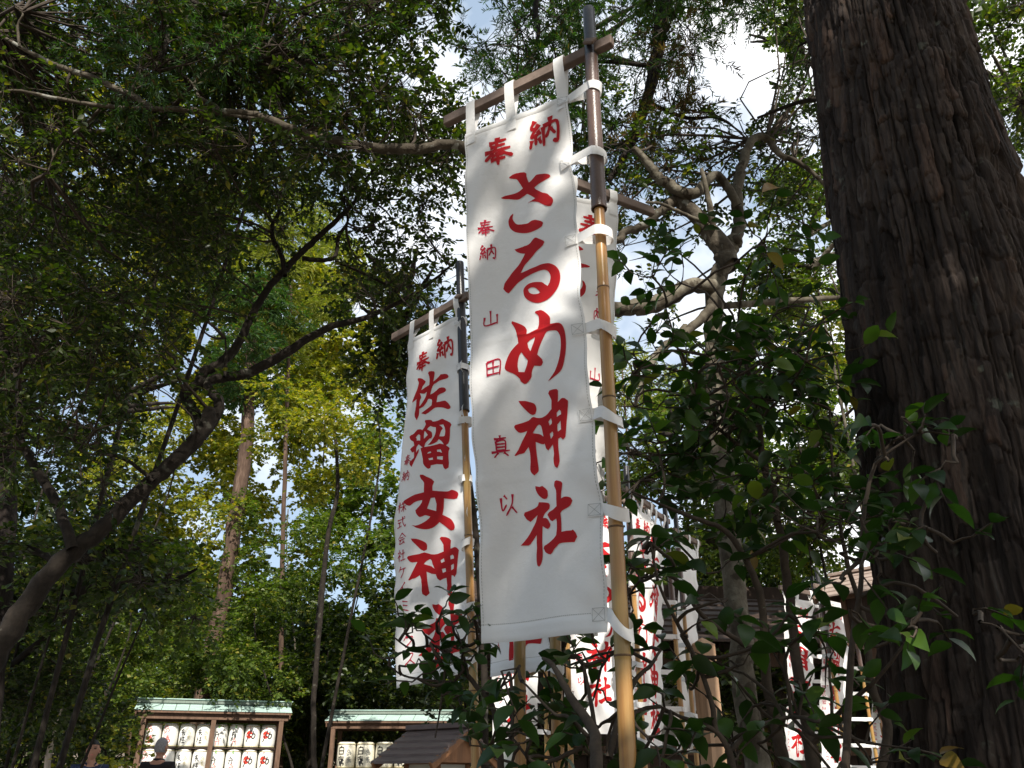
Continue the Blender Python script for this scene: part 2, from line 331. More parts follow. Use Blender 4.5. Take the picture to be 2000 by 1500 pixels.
g(A_GLYPHS, 980, 930, 8.333, "497,137 570,150 620,135 680,180 722,225 728,310 705,350 670,357 620,340 560,290 520,230 500,180")
g(A_GLYPHS, 980, 930, 8.333, "562,403 630,405 745,428 768,465 760,520 720,555 670,600 640,668 700,670 750,715 785,780 780,825 740,857 700,840 640,800 638,900 640,1080 652,1230 648,1350 620,1435 585,1467 550,1440 535,1370 530,1250 538,1150 528,1050 530,935 480,1000 430,1060 378,1103 240,1103 310,1030 390,930 450,830 510,720 540,610 480,660 412,720 350,680 305,610 318,565 400,535 500,490 545,455")
g(A_GLYPHS, 980, 930, 8.333, "850,80 880,62 970,90 990,120 985,210 975,290 978,370 1020,345 1080,340 1140,360 1168,405 1150,465 1110,510 1040,545 990,570 965,605 975,700 980,800 985,912 1060,895 1150,890 1172,875 1215,925 1242,990 1200,1080 1080,1085 955,1100 910,1145 860,1195 830,1250 800,1277 760,1268 700,1230 668,1170 680,1130 760,1090 850,1020 895,965 905,850 900,740 890,690 820,733 780,710 725,620 750,580 830,540 895,490 890,350 882,230 845,160 845,110")
g(B_GLYPHS, 790, 710, 12.5, "358,375 400,372 470,385 535,440 520,490 470,570 440,665 520,590 600,520 610,420 610,320 590,240 610,200 660,182 710,185 722,220 705,320 680,430 740,370 800,300 840,245 930,232 1000,245 1040,290 1030,330 990,352 900,370 810,400 740,455 680,510 645,600 625,680 612,750 680,700 740,640 800,575 890,562 950,580 978,630 960,665 900,695 820,725 765,765 755,840 745,928 830,910 930,890 980,905 1050,965 1100,1040 1095,1080 1060,1102 1000,1095 920,1065 820,1055 720,1065 650,1120 580,1190 515,1245 440,1228 435,1215 500,1150 580,1070 635,1010 648,920 640,870 600,855 570,860 545,930 500,1020 450,1080 392,1120 390,1200 378,1290 335,1400 300,1330 290,1250 310,1150 325,1050 330,950 335,885 290,930 215,972 260,860 310,740 350,640 380,520 388,480 355,410",
  "410,740 450,745 500,745 548,692 530,790 490,890 450,970 402,1060 400,1000 412,900 433,850 430,800")
g(B_GLYPHS, 780, 800, 11.54, "255,620 290,590 360,555 440,460 500,450 540,470 580,400 605,330 582,270 590,238 660,228 715,235 745,265 850,240 935,198 1000,220 1140,290 1180,340 1140,410 1130,550 1120,700 1100,760 1045,800 1120,850 1135,880 1110,930 1108,1080 1118,1200 1115,1305 1055,1350 1010,1320 985,1240 860,1232 735,1262 725,1320 685,1342 640,1320 575,1240 565,1130 540,990 513,885 560,862 530,845 470,795 430,850 415,920 415,985 450,930 485,895 470,970 420,1090 370,1190 318,1305 270,1260 255,1210 300,1160 365,1100 370,1040 365,960 320,980 270,910 300,870 370,820 355,740 290,700 262,650",
  "590,856 610,770 660,700 700,655 728,655 750,600 735,520 690,480 635,448 660,405 700,368 740,385 810,395 812,470 800,560 760,660 700,760 660,805 720,795 790,760 850,715 882,665 940,705 995,780 910,762 860,780 700,830",
  "880,340 970,325 1000,390 1015,480 1005,580 975,598 890,598 905,530 920,470 958,415 930,375", "580,500 600,495 655,575 620,620 578,668 575,600", "400,645 430,600 465,565 498,590 500,710 460,705 425,712 425,665",
  "655,1005 670,970 715,948 740,970 700,990", "850,905 930,895 965,975 900,950 855,952", "680,1105 768,1088 775,1135 695,1148", "858,1060 985,1052 982,1135 862,1118")
g(B_GLYPHS, 770, 910, 10, "540,182 590,180 650,215 750,260 798,310 775,380 765,488 960,497 1050,490 1110,462 1190,485 1240,520 1247,570 1225,630 1160,645 960,632 950,780 935,870 915,945 1050,1010 1110,1060 1160,1140 1175,1200 1160,1245 1100,1255 1040,1230 950,1160 855,1090 800,1150 730,1210 640,1242 560,1240 480,1220 400,1172 470,1180 560,1140 650,1070 715,992 640,968 600,985 550,1010 515,995 470,930 462,880 500,830 540,780 575,715 580,678 500,695 430,730 370,785 330,790 280,770 243,720 250,690 330,640 450,570 610,522 612,340 560,270 535,210",
  "665,838 700,730 735,632 800,620 825,740 812,880")
g(B_GLYPHS, 780, 1030, 10, "290,235 380,235 450,258 520,300 542,360 535,430 490,463 445,440 390,370 310,280")
g(B_GLYPHS, 780, 1030, 10, "495,490 600,520 700,510 815,460 812,320 745,205 770,172 850,175 930,205 970,245 960,310 958,405 1045,375 1110,400 1145,440 1130,560 1110,750 1095,900 1055,965 1020,930 985,928 985,1050 1000,1200 998,1280 950,1342 905,1300 878,1190 888,1120 870,975 800,995 745,1030 700,995 670,905 600,900 518,862 530,1050 545,1190 560,1280 500,1342 440,1300 430,1240 435,1120 430,1020 410,935 340,995 290,1010 235,1045 215,1040 270,930 330,800 383,680 300,698 250,670 215,610 235,580 330,550 420,525",
  "478,718 520,655 580,612 605,640 620,710 650,800 600,755 540,735", "755,630 820,590 833,655 770,685", "778,800 850,785 862,850 800,880", "950,545 1000,520 1030,550 1033,600 960,615", "968,730 1030,700 1030,800 975,830")

# small brush characters as strokes in a 10 x 10 box, y down
def S(s): return [Z(t) for t in s.split(';')]
CH = {
 '奉': S("2.2,2 7.8,1.7;2.6,3.5 7.4,3.2;.8,5.1 9,4.7;5,.4 4.7,3 3.6,5.3 .9,7.9;5.6,4.8 7,6.2 9.6,7.6;3,6.7 7,6.4;2.7,8.1 7.3,7.8;5,5.6 5,10"),
 '納': S("2.5,.3 1.2,2.3 2.5,2.9;3.7,1.8 1,5 3.8,4.6;3.2,3.6 4.1,5.2;2.4,5 2.4,8;1.2,6.1 .5,8.6;3.4,6 4.1,8.2;5,3.2 5,9.5;5,3.2 9.3,3 9.3,9.2 8,8.6;7.1,.4 7,4 5.7,7;7.2,4.4 8.7,6.8"),
 '山': S("5,1 5,8;1.5,4 1.4,8.3 8.8,8;8.8,3.6 8.8,8.8"),
 '田': S("1.3,2 1.5,9.3;1.3,2 8.8,1.7 8.5,9.3;5,2 5,8.5;1.5,5.2 8.6,5;1.5,8.6 8.5,8.3"),
 '真': S("2,1.6 8,1.3;5,0 5,2.5;2.8,2.6 2.8,7;2.8,2.6 7.3,2.5 7.3,7;2.8,4 7.3,4;2.8,5.4 7.3,5.4;2.8,6.8 7.3,6.8;.4,7.6 9.6,7.2;3.6,7.8 1.4,9.9;6.4,7.8 8.6,9.6"),
 '以': S("1.5,2 1.9,7.4 4.2,5;3.2,1 4.7,2.8;7.6,.8 6.9,5 3.6,9.7;6.8,6.2 9.2,9"),
 '株': S("2.2,.5 2.2,9.6;.4,3 4,2.8;2.1,3.4 .3,6.6;2.4,4 3.8,5.6;5.6,1.2 4.8,3.4;5.2,2.8 9,2.6;4.2,5.2 9.6,5;6.9,.6 6.9,9.8;6.8,5.4 4.4,8.8;7,5.4 9.7,8.6"),
 '式': S("1,2.8 9,2.4;6,.5 6.6,5.5 9.2,9.3 9.6,7.5;7.8,.8 8.8,1.8;1.4,5 5,4.8;3.2,5 3.2,8.4;1,9 5.6,8"),
 '会': S("5,.4 .6,4.6;5,.4 9.5,4.5;3.2,4 6.8,3.9;1.6,5.8 8.6,5.6;4.4,5.8 2.4,8.8 8,8.2;6.4,6.8 8.6,9.4"),
 '社': S("2.3,.5 3.2,1.6;.8,2.8 4,2.6 .6,6.6;2.4,4.6 2.4,9.8;2.8,5 4.2,6.2;7,1 7,9;5,4.2 9.2,4;4.4,9.2 9.8,9"),
 'ケ': S("3.6,.8 1,4.6;2.6,3 9,2.8;6.6,3 6,6 3,9.4"),
 'イ': S("7.8,.8 5,3.8 1.2,6;5.2,3.8 5.2,9.5"),
 'ミ': S("2.5,1 7.5,2.4;2.8,4 7.3,5.2;2,7 8,9"),
 'ッ': S("1.6,3.4 2.6,5.4;4.2,2.8 5,4.8;8.2,3 6.6,7 3.6,9.4"),
 'ク': S("4,.8 1.2,4.6;3.4,2.6 8.6,2.4 7,6 2.6,9.6"),
 'ス': S("2,1.6 7.6,1.5 5,6 1.2,9.2;5.2,5.6 9,9.2"),
 '有': S("1,2 9,1.8;4.4,.4 1,5.6;3.6,4 3.6,9.8;3.6,4 8,3.8 8,9.4 7,9;3.6,5.6 8,5.6;3.6,7.3 8,7.3"),
 '白': S("5.2,0 4.2,1.8;2.2,2.2 2.4,9.2;2.2,2.2 7.8,2 7.6,9.2;2.4,5.4 7.6,5.3;2.4,8.8 7.6,8.7"),
 '鷹': S("5,0 5,1;1.5,1.5 9,1.4;1.8,1.5 1,8;4,2.2 2.6,4.4;3.4,3.6 3.4,5.6;5.6,2.4 4.6,4;5,3.2 8.6,3.1;5.2,4.2 8.4,4.1;5.2,5.1 8.8,5;6.8,2.6 6.8,5;3.4,6 3.4,8;3.4,6 7.8,5.9;3.4,7 7.8,6.9;3.4,8 8.6,7.8 8,9.8;2.4,9 2,10;4,9 4.2,10;5.8,9 6,10"),
 'script_one': S("2,2 7,1.4;5,0 3.6,4;2,5 7.8,4.6;5.4,3 4,9;6,6 8.6,8.6"),
 'script_two': S("2.4,1 1.6,8;1,4 3.6,3.6;5,2 8.6,1.8;6.8,.6 6.8,9;4.6,5.4 9,5;4.6,8.8 9.4,8.6"),
 'script_gate': S("5,0 3.4,3.4;4.6,2 7,3.6;2,5.4 8.4,4.4;3.6,5.4 2.6,10;7,4.8 6.6,9.6"),
 'script_loop': S("3,3 1.4,9 0,12;4.6,0 3.6,5 5,7;7.4,1 6,7 7.6,8.6 9.4,6 8.4,3.6 6.6,4.6"),
 'crest': S("2,3 4,1 6,3 4,5 2,3;6,4 8,6 6.4,8;1,6 3,8 1.6,9.6;5,6 4,9"),
}

def edgefun(pts):
    """pts: 3-D points top to bottom -> function of v in 0..1 (by height)"""
    P = catmull([tuple(p) for p in pts], 10) if len(pts) > 2 else np.array([tuple(p) for p in pts], float)
    z = P[:, 2]; vv = (z[0]-z)/(z[0]-z[-1])
    return lambda v: np.stack([np.interp(v, vv, P[:, k]) for k in range(3)], -1)

class Surf:
    def __init__(s, Lp, Rp, amp=.012, seed=0, twist=0.0):
        s.L = edgefun(Lp); s.R = edgefun(Rp); s.amp = amp; s.ph = np.random.default_rng(seed).uniform(0, 6.28, 6)
        a = np.array(Rp[0])-np.array(Lp[0]); n = np.cross(a, [0, 0, 1]); s.n = n/np.linalg.norm(n)
        if s.n[1] > 0: s.n = -s.n
    def base(s, u, v):
        u = np.asarray(u, float); v = np.asarray(v, float)
        return s.L(v)*(1-u)[..., None]+s.R(v)*u[..., None]
    def wave(s, u, v):
        p = s.ph
        w = np.sin(2.2*np.pi*u+p[0]+1.8*v)*.9+.55*np.sin(3.3*np.pi*v+p[1]+2*u)+.28*np.sin(9*u+11*v+p[2])+.18*np.sin(17*v-8*u+p[3])+.1*np.sin(29*v+13*u+p[4])
        edge = np.exp(-((1-u)/.10)**2)*np.sin(v*7*2*np.pi)*.5
        left = np.exp(-(u/.05)**2)*np.sin(v*41+3*np.sin(v*9))*.30
        top = np.minimum(1, v*7)
        cr = sum(a*np.exp(-((v-c-.004*np.sin(5*u+c*9))/.0035)**2) for c, a in ((.245, .10), (.495, .16), (.745, .13)))+.07*np.exp(-((u-.5-.01*np.sin(7*v))/.008)**2)
        tie = 0
        for j in range(7): 
            vc = .02+j*.155; tie = tie+.42*np.sin((v-vc)*70+(1-u)*16+p[j % 6])*np.exp(-((v-vc)/.035)**2-((1-u)/.28)**2)
        return s.amp*(w*top*(1-.6*u)+edge+left+cr+tie)
    def pt(s, u, v, off=0.0):
        u = np.asarray(u, float); v = np.asarray(v, float)
        return s.base(u, v)+(s.wave(u, v)+off)[..., None]*s.n if np.ndim(u) else s.base(u, v)+(s.wave(u, v)+off)*s.n
    def inv(s, px, py):
        u, v = .5, .5
        for _ in range(25):
            x, y = proj(s.base(np.array(u), np.array(v)).reshape(3)); e = 1e-4
            xu, yu = proj(s.base(np.array(u+e), np.array(v)).reshape(3)); xv, yv = proj(s.base(np.array(u), np.array(v+e)).reshape(3))
            J = np.array([[(xu-x)/e, (xv-x)/e], [(yu-y)/e, (yv-y)/e]])
            d = np.linalg.solve(J, [px-x, py-y]); u += float(np.clip(d[0], -.4, .4)); v += float(np.clip(d[1], -.4, .4))
            if abs(d).max() < 1e-6: break
        return u, v
    def invpoly(s, pts): return [s.inv(*p) for p in pts]

W_, H_ = .45, 1.8
def chars(text, u, v0, dv, size, w=.9, sx=1.0):
    """strokes in uv: list of (polyline, width in metres)"""
    out = []
    for i, c in enumerate(text):
        for st in CH[c]:
            out.append(([(u+(x/10-.5)*size*sx/W_, v0+i*dv+(y/10-.5)*size/H_) for x, y in st], size*w/10))
    return out

def print_mesh(name, surf, polys, strokes, mat, parent, back=False, base=.0015):
    sgn = -1 if back else 1
    bm = bmesh.new()
    for outer, holes in polys:
        loops = [[Vector((x*W_, y*H_, 0)) for x, y in lp] for lp in [outer]+holes]
        # smooth outline
        sm = []
        for lp in loops:
            n = len(lp); q = []
            for i in range(n):
                p0, p1, p2, p3 = lp[i-1], lp[i], lp[(i+1) % n], lp[(i+2) % n]
                q.append(p1)
                a = (p1-p0).normalized().dot((p2-p1).normalized()); b = (p2-p1).normalized().dot((p3-p2).normalized())
                if a > .75 and b > .75: q.append((p1+p2)*.5625-(p0+p3)*.0625)
            sm.append(q)
        flat = [p for lp in sm for p in lp]
        vs = [bm.verts.new((p.x, p.y, 0)) for p in flat]
        for t in tessellate_polygon(sm):
            try: bm.faces.new([vs[i] for i in t])
            except ValueError: pass
    g0 = []
    for x in np.arange(.02, W_, .02): g0.append(((x, 0, 0), (1, 0, 0)))
    for y in np.arange(.03, H_, .03): g0.append(((0, y, 0), (0, 1, 0)))
    for co, no in g0:
        bmesh.ops.bisect_plane(bm, geom=list(bm.verts)+list(bm.edges)+list(bm.faces), dist=1e-6, plane_co=co, plane_no=no)
    lay = {}
    for i, (pl, w) in enumerate(strokes):
        P = np.array([(x*W_, y*H_) for x, y in pl]); n = len(P)
        Q = catmull(P, 5) if n > 2 else np.linspace(P[0], P[1], 5)
        T = np.gradient(Q, axis=0); T /= np.linalg.norm(T, axis=1)[:, None]+1e-9; N = np.stack([-T[:, 1], T[:, 0]], -1)
        t = np.linspace(0, 1, len(Q)); ww = w*.5*(1.0-.35*np.sin(t*np.pi)+.25*(t < .15))*np.where(t > .97, .45, 1)
        a = [bm.verts.new((*(q+nn*k), 0)) for q, nn, k in zip(Q, N, ww)]; b = [bm.verts.new((*(q-nn*k), 0)) for q, nn, k in zip(Q, N, ww)]
        off = .00025*(i % 8+1)
        for v in a+b: lay[v] = off
        for j in range(len(Q)-1): bm.faces.new((a[j], a[j+1], b[j+1], b[j]))
    vl = list(bm.verts); U = np.array([v.co.x/W_ for v in vl]); Vv = np.array([v.co.y/H_ for v in vl])
    off = np.array([base+lay.get(v, 0) for v in vl])*sgn
    P = surf.pt(U, Vv)+off[:, None]*surf.n
    for v, p in zip(vl, P): v.co = p
    return bmobj(name, bm, mat, parent)

def ribbon(P, up, w, th=.0012):
    """flat band following P; returns bmesh"""
    bm = bmesh.new(); P = [Vector(p) for p in P]; rows = []
    for i, p in enumerate(P):
        u = Vector(up[i]) if isinstance(up, list) else Vector(up)
        rows.append([bm.verts.new(p+u*w*k) for k in (-.5, -.17, .17, .5)])
    for a, b in zip(rows, rows[1:]):
        for k in range(3): bm.faces.new((a[k], a[k+1], b[k+1], b[k]))
    return bm

def make_banner(label, Lp, Rp, prints, pole_pt, pole_r, strap_v, bar_line=None, amp=.012, seed=0, side='right', back=False, group='shrine banners', res=(44, 150), drop=.04, detail=True):
    """Lp/Rp edge points (left and right as the camera sees them); side = edge next to the pole"""
    s = Surf(Lp, Rp, amp, seed)
    t = thing('banner', label, 'banner', (0, 0, 0), group=group)
    nu, nv = res; U, Vv = np.meshgrid(np.linspace(0, 1, nu+1), np.linspace(0, 1, nv+1))
    P = s.pt(U.ravel(), Vv.ravel()); i = np.arange(nv)[:, None]*(nu+1)+np.arange(nu)[None]
    q = np.stack([i, i+nu+1, i+nu+2, i+1], -1).reshape(-1, 4)
    link('cloth', mesh_np('cloth', P, [q], M['cloth']), t)
    if detail:   # folded hems: bottom and both sides, with their stitch lines
        def band(u0, u1, v0, v1, nn, off, mat, name):
            for sg in (1, -1):
                uu, vv = np.meshgrid(np.linspace(u0, u1, nn[0]+1), np.linspace(v0, v1, nn[1]+1))
                edge = np.minimum(np.minimum(uu-u0, u1-uu)*W_/.004, np.minimum(vv-v0, v1-vv)*H_/.004).clip(0, 1)
                X = s.pt(uu.ravel(), vv.ravel())+(sg*(.0004+off*edge.ravel()))[:, None]*s.n
                k = nn[0]+1; ii = np.arange(nn[1])[:, None]*k+np.arange(nn[0])[None]
                link(name, mesh_np(name, X, [np.stack([ii, ii+k, ii+k+1, ii+1], -1).reshape(-1, 4)], mat), t)
                if name == 'stitching': break
        band(0, 1, .974, 1.0, (40, 6), .0035, M['cloth'], 'bottom_hem')
        band(0, 1, 0, .014, (40, 4), .003, M['cloth'], 'top_hem')
        sg = -1 if back else 1
        for k in range(1, 60):
            pass
        bm = bmesh.new()
        for (fu, fv, n_) in ((lambda a: a, lambda a: .9725, 64), (lambda a: .018, lambda a: a, 200), (lambda a: .982, lambda a: a, 200)):
            for k in range(n_):
                a0, a1 = (k+.15)/n_, (k+.85)/n_
                p0 = s.pt(np.array([fu(a0)]), np.array([fv(a0)]))[0]; p1 = s.pt(np.array([fu(a1)]), np.array([fv(a1)]))[0]
                p0 = Vector(p0+s.n*.0012*1); p1 = Vector(p1+s.n*.0012*1); d = (p1-p0).normalized(); nn_ = d.cross(Vector(s.n)).normalized()*.0009
                bm.faces.new([bm.verts.new(x) for x in (p0-nn_, p1-nn_, p1+nn_, p0+nn_)])
        o = bmobj('stitching', bm, M['stitch'], t); o['kind'] = 'stuff'
    for nm, polys, strokes, mat in prints:
        print_mesh(nm, s, polys, strokes, mat, t, back)
    # hanging loops over the crossbar
    if bar_line:
        a, b = Vector(bar_line[0]), Vector(bar_line[1]); bd = (b-a).normalized(); bn = Vector(s.n); 
        for uu in (.06, .46, .94):
            p = Vector(s.pt(np.array([uu]), np.array([.0]))[0]); ps = Vector(s.pt(np.array([uu]), np.array([.035]))[0])
            # nearest point on bar
            hb = Vector((bd.x, bd.y, 0)); c = a+bd*(((p-a).dot(hb))/hb.length_squared); h = .024; w2 = .034
            pth = [ps+bn*.004, p+bn*.004, c+bn*w2*.6-Vector((0, 0, h)), c+bn*w2*.58+Vector((0, 0, h*.7)), c+bn*w2*.35+Vector((0, 0, h+.004)), c-bn*w2*.35+Vector((0, 0, h+.004)), c-bn*w2*.58+Vector((0, 0, h*.7)), c-bn*w2*.6-Vector((0, 0, h)), p-bn*.004, ps-bn*.004]
            pc = [Vector(x) for x in catmull([tuple(x) for x in pth], 4)]
            lp = bmobj('hanging_loop', ribbon(pc, bd, .042), M['cloth'], t, True)
    # straps round the pole
    for j, v in enumerate(strap_v):
        ue = 1.0 if side == 'right' else 0.0; ui = ue-(.11 if side == 'right' else -.11)
        v = min(v, .985); E = Vector(s.pt(np.array([ue]), np.array([v]))[0]); I = Vector(s.pt(np.array([ui]), np.array([v]))[0])
        pp = pole_pt(E.z-drop*.5); c = Vector((pp[0], pp[1], E.z)); ex = (c-E); ex.z = 0; dist = ex.length; ex.normalize(); ey = Vector((-ex.y, ex.x, 0))
        r = pole_r+.006+.004*((j*7) % 3); dr = drop*(.25+.9*j/max(1, len(strap_v)-1))+.010*math.sin(j*4.1+seed)
        pth = [E-ex*.002]
        for k in range(0, 13):
            a = math.pi*(.70-1.40*k/12)
            pth.append(c+ex*(r*math.cos(a)+.004)+ey*(r*math.sin(a))-Vector((0, 0, dr*(.5+.5*math.cos(a)))))
        pth.append(E-ex*.002+Vector((0, 0, .0)))
        pc = [Vector(x) for x in catmull([tuple(x) for x in pth], 3)]
        tl = .28*math.sin(j*2.7+seed*1.3); ups = [Vector((ex.x*tl*math.sin(q_*.21), ex.y*tl*math.sin(q_*.21)+.15*tl, 1)).normalized() for q_ in range(len(pc))]
        st = bmobj('strap', ribbon(pc, ups, .036), M['cloth'], t, True)
        if detail:
            bm = bmesh.new(); hh = .040/H_/2; n_ = 5
            for sg in (1,):
                rows = []
                for a in np.linspace(0, 1, n_):
                    rows.append([bm.verts.new(s.pt(np.array([ui+(ue-ui)*a]), np.array([min(.999, max(.001, v+hh*b))]))[0]+s.n*sg*.0028) for b in (-1, 0, 1)])
                for x, y in zip(rows, rows[1:]):
                    for k in range(2): bm.faces.new((x[k], x[k+1], y[k+1], y[k]))
            pa = bmobj('strap_patch', bm, M['cloth'], t)
            bm = bmesh.new()
            for (a0, b0, a1, b1) in ((.12, -.8, .88, .8), (.12, .8, .88, -.8), (.12, -.8, .12, .8), (.88, -.8, .88, .8), (.12, -.8, .88, -.8), (.12, .8, .88, .8)):
                p0 = Vector(s.pt(np.array([ui+(ue-ui)*a0]), np.array([v+hh*b0]))[0]+s.n*.0055); p1 = Vector(s.pt(np.array([ui+(ue-ui)*a1]), np.array([v+hh*b1]))[0]+s.n*.0055)
                d = (p1-p0).normalized(); nn_ = d.cross(Vector(s.n)).normalized()*.0006
                bm.faces.new([bm.verts.new(x) for x in (p0-nn_, p1-nn_, p1+nn_, p0+nn_)])
            bmobj('cross_stitching', bm, M['stitch'], pa)
    return s, t

def make_pole(label, base, top_xy, ztop, r0, r1, nodes, z_sleeve, z_black, bar=None, sleeve_r=None, sleeve='sleeve', group='bamboo banner poles', peg=True):
    """bamboo culm with nodes, coated sleeve over its top, wooden crossbar through the sleeve"""
    bx, by = base; tx, ty = top_xy
    def pt(z): k = z/ztop; return (bx+(tx-bx)*k, by+(ty-by)*k)
    t = thing('banner_pole', label, 'pole', (bx, by, 0), group=group)
    off = Vector((bx, by, 0))
    rad = lambda z: r0+(r1-r0)*z/z_sleeve
    zs = np.arange(0, z_sleeve+.02, .04).tolist(); prof = []
    allz = sorted(set([round(z, 3) for z in zs]+[round(n+d, 4) for n in nodes for d in (-.014, -.006, -.002, .002, .006, .016)]))
    for z in allz:
        if z > z_sleeve+.03: continue
        k = 0
        for n in nodes:
            if abs(z-n) < .0025: k = .07
            elif abs(abs(z-n)-.006) < .002: k = .045
            elif .008 < z-n < .02: k = -.02
        prof.append((rad(z)*(1+k), z))
    bm = bmesh.new(); n = 20; rings = []
    for r, z in prof:
        x, y = pt(z); rings.append([bm.verts.new((x-bx+r*math.cos(2*math.pi*i/n), y-by+r*math.sin(2*math.pi*i/n), z)) for i in range(n)])
    for a, b in zip(rings, rings[1:]):
        for i in range(n): bm.faces.new((a[i], a[(i+1) % n], b[(i+1) % n], b[i]))
    bmobj('bamboo_culm', bm, M['bamboo'], t, True)
    for nz_ in nodes:
        if nz_ > z_sleeve: continue
        x, y = pt(nz_); bm = bmesh.new(); r = rad(nz_)*1.075
        lathe(bm, [(r*.99, -.003), (r*1.012, -.001), (r*1.012, .001), (r*.99, .003)], 20, Matrix.Translation((x-bx, y-by, nz_)))
        bmobj('node_ring', bm, M['node_dark'], t, True)
    sr = sleeve_r or r1*1.3
    def tube(name, za, zb, ra, rb, mat):
        bm = bmesh.new(); rings = []
        for r, z in ((ra*.86, za+.001), (ra*1.0, za), (ra*1.04, za+.004), (ra*1.0, za+.01), (rb, zb-.004), (rb*.96, zb), (rb*.8, zb+.001)):
            x, y = pt(z); rings.append([bm.verts.new((x-bx+r*math.cos(2*math.pi*i/24), y-by+r*math.sin(2*math.pi*i/24), z)) for i in range(24)])
        for a, b in zip(rings, rings[1:]):
            for i in range(24): bm.faces.new((a[i], a[(i+1) % 24], b[(i+1) % 24], b[i]))
        bm.faces.new(rings[-1]); return bmobj(name, bm, mat, t, True)
    tube('sleeve', z_sleeve, z_black, sr, sr*.93, M[sleeve]); tube('top_cap', z_black-.01, ztop, sr*.90, sr*.87, M['sleeve_black'])
    if bar:
        a, b = Vector(bar[0])-off, Vector(bar[1])-off
        o = bar_obj(a, b, t)
        if peg:
            d = (b-a).normalized(); zc = (a.z+b.z)/2; x, y = pt(zc); nrm = Vector((d.y, -d.x, 0))
            p = Vector((x-bx, y-by, zc+.01))+nrm*(sr+.006)+d*(sr*.5)
            boxobj('peg', p, (.05, .014, .03), M['wood_grey'], t, Matrix.Rotation(R(38), 3, 'Y') @ Matrix.Rotation(math.atan2(d.y, d.x), 3, 'Z'))
    return t, pt
def bar_obj(a, b, t): return bar('crossbar', a, b, .030, .044, M['wood_grey'], t)

# -- the large banner in front
zc = 3.63
A_bar = (Vector((-.268, 2.554, zc)), Vector((.359, 2.16-.02, zc)))
AL = [at(909, 262, 2.485), at(915, 450, 2.48), at(918, 560, 2.48), at(925, 750, 2.49), at(933, 880, 2.50), at(938, 1000, 2.51), at(941, 1100, 2.52), at(940, 1257, 2.53)]
AR = [at(1112, 185, 2.25), at(1118, 300, 2.245), at(1128, 420, 2.235), at(1138, 560, 2.225), at(1148, 690, 2.215), at(1165, 880, 2.22), at(1175, 1000, 2.22), at(1184, 1130, 2.22), at(1187, 1235, 2.22)]
tA, ptA = make_pole('thick golden bamboo pole with brown sleeve beside the largest banner', (.276, 2.19), (.286, 2.19), 3.84, .0245, .0175, [.35, .75, 1.14, 1.53, 1.862, 2.246, 2.62], 2.92, 3.60, (A_bar[0], Vector((.359, 2.145, zc))), .0255)
sA0 = Surf(AL, AR)
polysA = [(sA0.invpoly(o), [sA0.invpoly(h) for h in hs]) for o, hs in A_GLYPHS]
def stk(surf, c, px, py, size, w=1.1, sx=1.0):
    u, v = surf.inv(px, py); return chars(c, u, v, 0, size, w, sx)
strA = [stk(sA0, '納', 1061, 258, .135, 1.35), stk(sA0, '奉', 974, 296, .128, 1.5)]
smA = []
for c, x, y in (('奉', 950, 446), ('納', 953, 494), ('山', 960, 623), ('田', 967, 720), ('真', 980, 873), ('以', 990, 984)):
    smA.append(stk(sA0, c, x, y, .068, 1.05))
def layout(polys, groups, big, small):
    return [('brushed_character', [polys[i] for i in gg], [], M['print_red']) for gg in groups]+[('brushed_character', [], b, M['print_red']) for b in big]+[('small_character', [], b, M['print_crimson']) for b in small]
LAY_A = layout(polysA, [(0, 1), (2,), (3,), (4, 5), (6, 7, 8)], strA, smA)
svA = [sA0.inv(1112, yy)[1] for yy in (196,)]+[sA0.inv(1130, yy)[1] for yy in (315, 470, 645, 815, 1000, 1205)]
make_banner('largest white banner in the middle with red brushed characters, partly sunlit', AL, AR, LAY_A,
            ptA, .022, [max(.012, v) for v in svA], A_bar, .018, 3, drop=.05)

# -- second banner, to its left and further back
zc = 3.61
B_bar = (Vector((-.705, 4.32, zc)), Vector((-.235, 3.86-.02, zc)))
BL = [at(798, 665, 4.18), at(790, 780, 4.2), at(783, 900, 4.22), at(777, 1000, 4.23), at(772, 1100, 4.24), at(774, 1200, 4.25), at(778, 1345, 4.28)]
BR = [at(901, 612, 3.88), at(906, 740, 3.88), at(912, 900, 3.89), at(917, 1000, 3.89), at(922, 1150, 3.9), at(930, 1210, 3.9), at(936, 1308, 3.9)]
tB, ptB = make_pole('bamboo pole with black sleeve, left of the largest banner', (-.083, 3.9), (-.293, 3.9), 3.86, .023, .018, [.4, .8, 1.2, 1.6, 1.98, 2.3], 2.95, 3.5, B_bar, .026, 'sleeve_black')
sB0 = Surf(BL, BR)
polysB = [(sB0.invpoly(o), [sB0.invpoly(h) for h in hs]) for o, hs in B_GLYPHS]
# the last big character repeats the one on the first banner
shp = polysA[SHA:]; allp = [p for o, hs in shp for p in o]
u0, u1 = min(p[0] for p in allp), max(p[0] for p in allp); v0, v1 = min(p[1] for p in allp), max(p[1] for p in allp)
tu0, tv0 = sB0.inv(812, 1195); tu1, tv1 = sB0.inv(915, 1292)
mp_ = lambda p: (tu0+(p[0]-u0)/(u1-u0)*(tu1-tu0), tv0-.01+(p[1]-v0)/(v1-v0)*(tv1-tv0+.02))
polysB += [([mp_(p) for p in o], [[mp_(p) for p in h] for h in hs]) for o, hs in shp]
strB = [stk(sB0, '納', 867, 679, .13, 1.3), stk(sB0, '奉', 828, 706, .12, 1.4)]
smB = []
for c, x, y in (('奉', 798, 899), ('納', 795, 931), ('株', 791, 992), ('式', 790, 1022), ('会', 791, 1054), ('社', 790, 1086), ('ケ', 791, 1118), ('イ', 790, 1150), ('ミ', 794, 1184), ('ッ', 799, 1214), ('ク', 800, 1252), ('ス', 803, 1287)):
    smB.append(stk(sB0, c, x, y, .062, 1.0))
